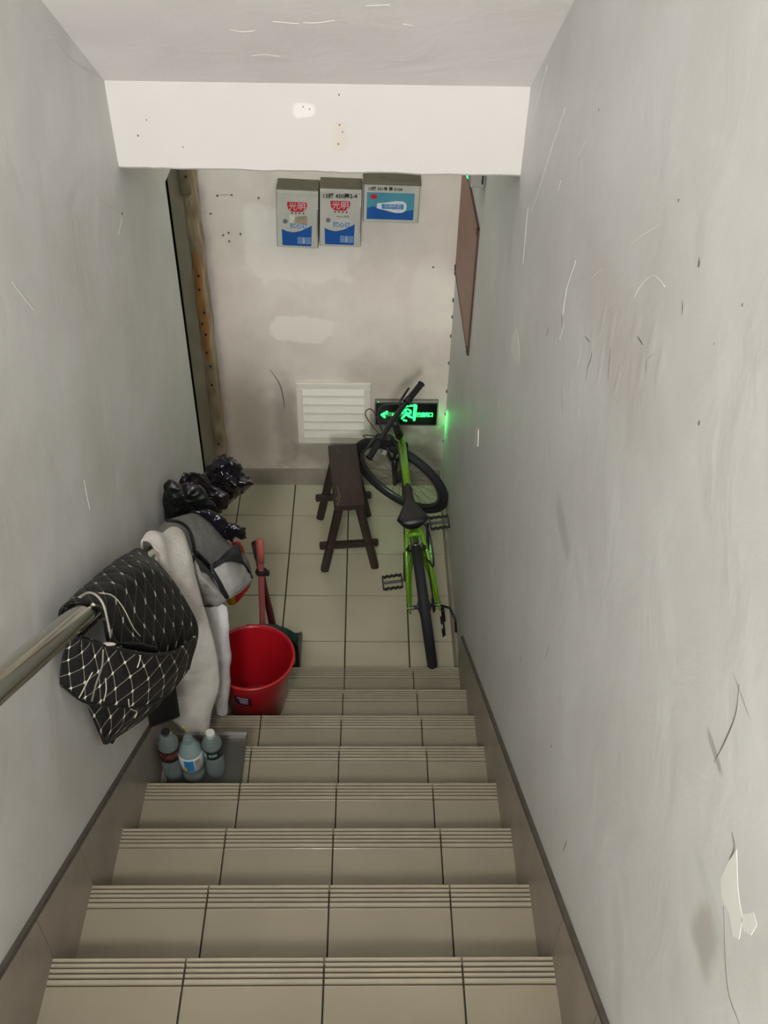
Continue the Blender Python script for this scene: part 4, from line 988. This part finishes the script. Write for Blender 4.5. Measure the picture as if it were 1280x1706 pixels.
def car_mat():
    t = thing('quilted_mat', 'black quilted leatherette car mat with pale diamond stitching folded over the handrail', 'mat', (-.6, 1.65, zr(1.65)))
    rr = lambda y, dx, dz: Vector((-.6 + dx, y, zr(y) + dz))
    rows = [[rr(1.40, -.045, -.10), rr(1.56, -.045, -.10), rr(1.75, -.045, -.10), rr(1.93, -.045, -.10)],
            [rr(1.41, -.044, .010), rr(1.57, -.044, .015), rr(1.75, -.044, .02), rr(1.92, -.042, .015)],
            [rr(1.42, -.005, .040), rr(1.58, -.006, .055), rr(1.75, -.004, .058), rr(1.92, .0, .042)],
            [rr(1.44, .036, .008), rr(1.60, .046, .030), rr(1.76, .052, .030), A(282, 958, 1.915)],
            [A(183, 1074, 1.46), A(232, 1030, 1.60), A(275, 1000, 1.76), A(310, 1000, 1.90)],
            [A(212, 1105, 1.49), A(255, 1075, 1.61), A(295, 1050, 1.75), A(331, 1052, 1.86)],
            [A(228, 1140, 1.52), A(262, 1130, 1.60), A(288, 1120, 1.69), A(316, 1116, 1.77)]]
    a = sheet('top_panel', rows, 60, 44, .006, M_quilt2, t, .002, 8, seed=1, param=(7.5 / 27, 11.0 / 17))
    rows = [[A(120, 1058, 1.385), A(150, 1066, 1.40), A(190, 1078, 1.43), A(245, 1088, 1.50), A(292, 1085, 1.63), A(329, 1058, 1.80)],
            [A(103, 1098, 1.388), A(150, 1120, 1.40), A(196, 1128, 1.43), A(250, 1134, 1.50), A(294, 1120, 1.62), A(327, 1078, 1.78)],
            [A(99, 1140, 1.396), A(142, 1172, 1.41), A(190, 1179, 1.44), A(238, 1180, 1.50), A(276, 1162, 1.60), A(312, 1120, 1.70)]]
    b = sheet('front_flap', rows, 30, 60, .006, M_quilt, t, .002, 8, seed=2, param=(9.2 / 27, 4.3 / 17))
    rows = [[A(143, 1170, 1.455), A(200, 1170, 1.475), A(245, 1168, 1.52), A(284, 1150, 1.62)],
            [A(156, 1202, 1.47), A(195, 1205, 1.49), A(222, 1200, 1.52), A(252, 1188, 1.57)],
            [A(172, 1240, 1.49), A(176, 1241, 1.492), A(180, 1240, 1.495), A(186, 1236, 1.50)]]
    c = sheet('lower_corner', rows, 20, 26, .006, M_quilt, t, .001, 8, seed=3, param=(5.2 / 27, 2.8 / 17))
    rows = [[A(128, 1020, 1.43), A(118, 1040, 1.50)], [A(124, 1050, 1.42), A(140, 1060, 1.56)], [A(128, 1075, 1.42), A(165, 1088, 1.58)]]
    sheet('wall_side_fold', rows, 12, 8, .006, M_quilt, t, .001, 8, seed=4)
    sheet('inner_lining', [[A(183, 1072, 1.48), A(230, 1072, 1.52), A(262, 1080, 1.56)], [A(183, 1120, 1.50), A(235, 1120, 1.54), A(262, 1115, 1.58)]], 10, 10, .004, M_seam, t)
    def edge(name, objs, pts, rad, m, n=40):
        P = on_surface(objs, [(q.x, q.y) for q in spline([Vector((u, v, 0)) for u, v in pts], n)], .001)
        if len(P) > 3: G().tube(loc(t, P), rad, 7).obj(name, m, t, smooth=True)
    edge('binding', [b], [(101, 1140), (142, 1170), (190, 1177), (238, 1177), (276, 1159)], .0035, M_seam)
    edge('binding', [b], [(122, 1060), (150, 1068), (190, 1080), (245, 1090), (292, 1087)], .0035, M_seam)
    edge('loose_thread', [a], [(165, 988), (187, 992), (205, 1012), (222, 1045), (234, 1060)], .0014, M_thread)
    edge('loose_thread', [b], [(172, 1082), (170, 1110), (160, 1140), (153, 1168)], .0022, mat('grey_thread', lin(120, 116, 106), .7))
    edge('loose_thread', [b], [(154, 1120), (146, 1135), (136, 1155), (130, 1165)], .0016, M_thread)
    edge('loose_thread', [b], [(176, 1130), (177, 1150), (173, 1168)], .0014, M_thread)
    edge('loose_thread', [b], [(235, 1085), (233, 1100), (229, 1112)], .0012, M_thread)
    edge('loose_thread', [b, c], [(214, 1165), (217, 1180), (228, 1186), (225, 1196)], .0013, M_thread)
    edge('frayed_edge', [a], [(132, 996), (146, 988), (160, 992), (172, 1008), (180, 1040), (184, 1062)], .0035, mat('frayed_grey_lining', lin(150, 144, 134), .8))
    G().ball(t.matrix_world.inverted() @ A(181, 1073, 1.42), .007, 10, 8, (2.4, .6, .7)).obj('frayed_knot', bpy.data.materials['frayed_grey_lining'], t)
car_mat()

# ------------------------------------------------------------------ cloths on the rail
M_towel = mat('white_terry', lin(228, 222, 214), .95, var=.10, vscale=7, bump=.6, bscale=160)
def towel():
    t = thing('towel', 'long white terry towel hanging over the handrail beside the quilted mat', 'towel', (-.6, 2.05, zr(2.05)))
    rows = [[A(250, 935, 2.03), A(268, 925, 2.12), A(290, 918, 2.25)],
            [A(232, 913, 1.965), A(258, 900, 2.06), A(285, 890, 2.17)],
            [A(236, 896, 1.965), A(268, 881, 2.06), A(300, 886, 2.17)],
            [A(258, 912, 1.97), A(288, 905, 2.03), A(318, 925, 2.12)],
            [A(268, 975, 1.98), A(300, 975, 2.01), A(330, 985, 2.09)],
            [A(285, 1050, 2.0), A(318, 1045, 2.0), A(350, 1048, 2.07)],
            [A(300, 1100, 2.02), A(330, 1110, 2.01), A(363, 1105, 2.07)],
            [A(284, 1150, 2.03), A(322, 1155, 2.02), A(364, 1150, 2.07)],
            [A(283, 1185, 2.04), A(318, 1200, 2.02), A(352, 1188, 2.06)],
            [A(300, 1208, 2.05), A(320, 1226, 2.03), A(346, 1220, 2.05)]]
    o = sheet('cloth', rows, 90, 40, .006, M_towel, t, .008, 7, fold=.008, seed=5)
    P = on_surface([o], [(q.x, q.y) for q in spline([Vector((a, b, 0)) for a, b in [(303, 1209), (318, 1223), (334, 1223), (345, 1216)]], 14)], .001)
    if len(P) > 3: G().tube(loc(t, P), .0045, 7).obj('yellow_hem', mat('yellow_hem', lin(204, 190, 110), .9), t, smooth=True)
towel()
def grey_cloth():
    t = thing('cloth', 'pale grey cloth hanging between the white towel and the red bucket', 'cloth', (-.5, 2.2, .7))
    rows = [[A(340, 1000, 2.21), A(360, 1002, 2.22), A(376, 1008, 2.23)],
            [A(340, 1040, 2.19), A(362, 1035, 2.20), A(380, 1036, 2.22)],
            [A(346, 1090, 2.18), A(366, 1080, 2.17), A(383, 1078, 2.21)],
            [A(352, 1130, 2.18), A(368, 1125, 2.16), A(383, 1120, 2.20)],
            [A(356, 1165, 2.18), A(370, 1165, 2.16), A(382, 1160, 2.19)],
            [A(360, 1186, 2.18), A(371, 1196, 2.17), A(381, 1184, 2.19)]]
    sheet('fabric', rows, 60, 24, .010, mat('pale_grey_cloth', lin(206, 202, 200), .9, var=.14, vscale=9, bump=.4, bscale=70), t, .010, 9, fold=.006, seed=8)
grey_cloth()
M_jk = mat('grey_jacket_fabric', lin(118, 117, 113), .85, var=.16, vscale=6, bump=.3, bscale=90)
M_jk2 = mat('pale_grey_panel', lin(158, 154, 151), .85, var=.30, vscale=9, bump=.3, bscale=90)
M_pipe = mat('black_piping', lin(18, 18, 20), .6)
def jacket():
    t = thing('jacket', 'grey jacket with black piping slung over the handrail below the black bags', 'jacket', (-.58, 2.45, zr(2.45)))
    a = sheet('back_panel', [[A(262, 905, 2.40), A(292, 880, 2.50), A(320, 872, 2.62)], [A(250, 895, 2.25), A(285, 868, 2.35), A(318, 856, 2.5)], [A(258, 885, 2.20), A(300, 858, 2.3), A(345, 864, 2.45)],
                             [A(290, 900, 2.18), A(328, 898, 2.26), A(372, 895, 2.42)], [A(310, 945, 2.18), A(345, 940, 2.25), A(396, 915, 2.40)],
                             [A(324, 985, 2.2), A(360, 968, 2.25), A(410, 930, 2.38)], [A(333, 1010, 2.22), A(372, 990, 2.27), A(418, 962, 2.36)]], 50, 44, .008, M_jk, t, .012, 7, fold=.006, seed=11)
    b = sheet('sleeve', [[A(320, 925, 2.15), A(335, 950, 2.15), A(352, 965, 2.17)], [A(318, 955, 2.15), A(345, 975, 2.13), A(375, 992, 2.17)], [A(322, 985, 2.16), A(348, 1000, 2.15), A(379, 1000, 2.18)], [A(334, 1008, 2.19), A(350, 1010, 2.18), A(366, 1008, 2.2)]], 30, 30, .012, M_jk2, t, .010, 9, fold=.004, seed=12)
    c = sheet('pocket_panel', [[A(352, 945, 2.14), A(376, 928, 2.17), A(402, 932, 2.24)], [A(356, 965, 2.13), A(384, 955, 2.14), A(414, 952, 2.23)], [A(368, 985, 2.13), A(392, 980, 2.14), A(421, 964, 2.24)], [A(378, 999, 2.15), A(388, 996, 2.17), A(402, 984, 2.22)]], 30, 30, .010, M_jk2, t, .008, 9, seed=13)
    d = sheet('lining', [[A(330, 985, 2.2), A(350, 992, 2.2), A(370, 998, 2.22)], [A(335, 1010, 2.21), A(352, 1012, 2.2), A(366, 1008, 2.22)], [A(340, 1028, 2.23), A(348, 1022, 2.23), A(358, 1015, 2.24)]], 16, 16, .008, mat('dark_grey_lining', lin(62, 62, 66), .8), t, .004, 9, seed=14)
    e = sheet('collar', [[A(358, 940, 2.12), A(378, 918, 2.2), A(398, 905, 2.30)], [A(362, 942, 2.11), A(385, 926, 2.15), A(404, 926, 2.24)], [A(356, 948, 2.12), A(380, 936, 2.14), A(406, 940, 2.23)]], 14, 16, .008, mat('black_jacket_trim', lin(24, 24, 30), .7), t, .003, 9, seed=15)
    def pipe(pts, rad=.0055, n=40):
        P = on_surface([a, b, c, d], [(q.x, q.y) for q in spline([Vector((u, v, 0)) for u, v in pts], n)], .003)
        if len(P) > 3: G().tube(loc(t, P), rad, 8).obj('piping', M_pipe, t, smooth=True)
    pipe([(272, 868), (296, 869), (314, 882), (322, 905), (323, 925), (319, 944)])
    pipe([(326, 921), (345, 940), (362, 965), (378, 995)], .008)
    pipe([(353, 950), (357, 940), (372, 934), (398, 934), (410, 945), (420, 962)], .005)
jacket()
def red_bag():
    t = thing('shopping_bag', 'red and yellow bag showing behind the grey jacket', 'bag', (-.45, 2.55, .8))
    m, nt, p = newmat('red_yellow_bag')
    tc = nt.nodes.new('ShaderNodeTexCoord'); sp = nt.nodes.new('ShaderNodeSeparateXYZ'); link(tc.outputs['Object'], sp.inputs[0])
    r = nt.nodes.new('ShaderNodeValToRGB'); r.color_ramp.interpolation = 'CONSTANT'; r.color_ramp.elements[0].color = lin(196, 158, 40); r.color_ramp.elements[1].position = .5; r.color_ramp.elements[1].color = lin(172, 34, 26)
    link(mathn(nt, 'ADD', mathn(nt, 'MULTIPLY', sp.outputs[0], 14.0), .9), r.inputs[0]); link(r.outputs[0], p.inputs['Base Color']); p.inputs['Roughness'].default_value = .35
    o = inflate('bag_body', [A(396, 903, 2.55), A(406, 915, 2.55), A(411, 945, 2.55), A(418, 970, 2.55), A(414, 982, 2.55), A(402, 995, 2.55), A(390, 1005, 2.55), A(378, 1000, 2.55), A(372, 960, 2.55), A(385, 915, 2.55)], m, t, .045, 3, .008, 16)
    for q in (0,): G().tube(loc(t, [A(392, 912, 2.55), A(380, 890, 2.60), Vector((-.59, 2.66, zr(2.66) + .03)), Vector((-.62, 2.7, zr(2.7) + .0)), A(378, 915, 2.58)]), .005, 8).obj('strap', m, t, smooth=True)
red_bag()
def film(name, col, rough, sc):
    m = mat(name, col, rough, coat=.25); nt = m.node_tree; p = nt.nodes['Principled BSDF']
    tc = nt.nodes.new('ShaderNodeTexCoord'); n = nt.nodes.new('ShaderNodeTexNoise'); n.noise_dimensions = '3D'; n.noise_type = 'RIDGED_MULTIFRACTAL'
    n.inputs['Scale'].default_value = sc; n.inputs['Detail'].default_value = 3; n.inputs['Distortion'].default_value = 1.2
    link(tc.outputs['Object'], n.inputs[0]); b = nt.nodes.new('ShaderNodeBump'); b.inputs['Strength'].default_value = .9; b.inputs['Distance'].default_value = .012
    link(n.outputs[0], b.inputs['Height']); link(b.outputs[0], p.inputs['Normal']); return m
M_bagblk = film('glossy_black_film', lin(17, 13, 24), .26, 7)
M_bagpur = film('dark_purple_film', lin(25, 18, 26), .36, 6)
M_baggrn = film('dark_green_film', lin(9, 15, 14), .45, 5)
def bag(name, label, y, px, m, depth, seed, amp, sc, ridge, origin, extra=None, ys=None):
    t = thing(name, label, 'bag', origin)
    inflate('bag_body', [A(u, v, ys[i] if ys else y) for i, (u, v) in enumerate(px)], m, t, depth, seed, amp, sc, 22, 96, Vector((.25, -.8, .55)).normalized(), .7, ridge)
    if extra: extra(t)
    return t
def knot(t):
    g = G(); rnd = random.Random(5)
    for i in range(7):
        a = A(318, 838, 2.62) + Vector((rnd.uniform(-.02, .02), rnd.uniform(-.02, .02), rnd.uniform(-.02, .02)))
        b = A(306 + i * 5, 792 + 6 * rnd.random(), 2.64) + Vector((0, rnd.uniform(-.03, .03), 0))
        g.tube(loc(t, spline([a, a.lerp(b, .5) + Vector((rnd.uniform(-.02, .02), 0, 0)), b], 8)), [(.012, .004)] * 3 + [(.018, .004)] * 5, 7)
    g.obj('bag_handles', M_bagpur, t, smooth=True)
bag('plastic_bag', 'topmost glossy black plastic bag, stuffed full, above the end of the handrail', 2.85,
    [(322, 800), (336, 784), (350, 766), (366, 752), (384, 750), (400, 760), (409, 780), (417, 796), (425, 805), (414, 818), (398, 828), (386, 836), (372, 846), (348, 842), (328, 826)], M_bagblk, .085, 1, .018, 13, .035, (-.48, 2.85, 1.1))
bag('plastic_bag', 'dark green-black bag bunched against the left wall', 2.50,
    [(274, 806), (288, 798), (300, 803), (312, 798), (335, 808), (352, 826), (366, 848), (345, 862), (318, 864), (296, 862), (278, 880), (272, 862), (270, 838)], M_baggrn, .050, 2, .012, 15, .022, (-.64, 2.5, 1.35), None)
bag('plastic_bag', 'purple-black crumpled bag with loose handles under the topmost bag', 2.66,
    [(296, 826), (304, 806), (312, 786), (326, 780), (338, 790), (362, 806), (384, 822), (388, 838), (380, 852), (364, 862), (340, 860), (316, 856)], M_bagpur, .045, 4, .016, 16, .03, (-.58, 2.66, 1.2), knot)
bag('plastic_bag', 'flat black bag lying over the jacket with its open mouth towards the landing', 2.42,
    [(310, 852), (332, 846), (360, 852), (384, 866), (402, 874), (414, 879), (412, 888), (409, 897), (404, 901), (398, 896), (390, 905), (378, 901), (362, 897), (346, 894), (332, 880)], M_bagblk, .030, 6, .012, 20, .020, (-.52, 2.42, 1.2))
def pouch():
    t = thing('black_mat_corner', 'black bound corner of a second mat hanging below the quilted mat', 'mat', (-.63, 1.86, 1.0))
    o = sheet('panel', [[A(238, 1150, 1.80), A(262, 1140, 1.84), A(290, 1130, 1.88)], [A(246, 1180, 1.80), A(268, 1175, 1.84), A(296, 1165, 1.88)], [A(251, 1211, 1.81), A(272, 1203, 1.84), A(300, 1192, 1.88)]], 16, 16, .006, M_seam, t, .002, 8, seed=20)
    P = [A(240, 1155, 1.80), A(246, 1182, 1.80), A(251, 1210, 1.81), A(272, 1203, 1.84), A(298, 1193, 1.88)]
    G().tube(loc(t, P), .004, 8).obj('binding', mat('glossy_binding', lin(26, 26, 28), .3), t, smooth=True)
pouch()
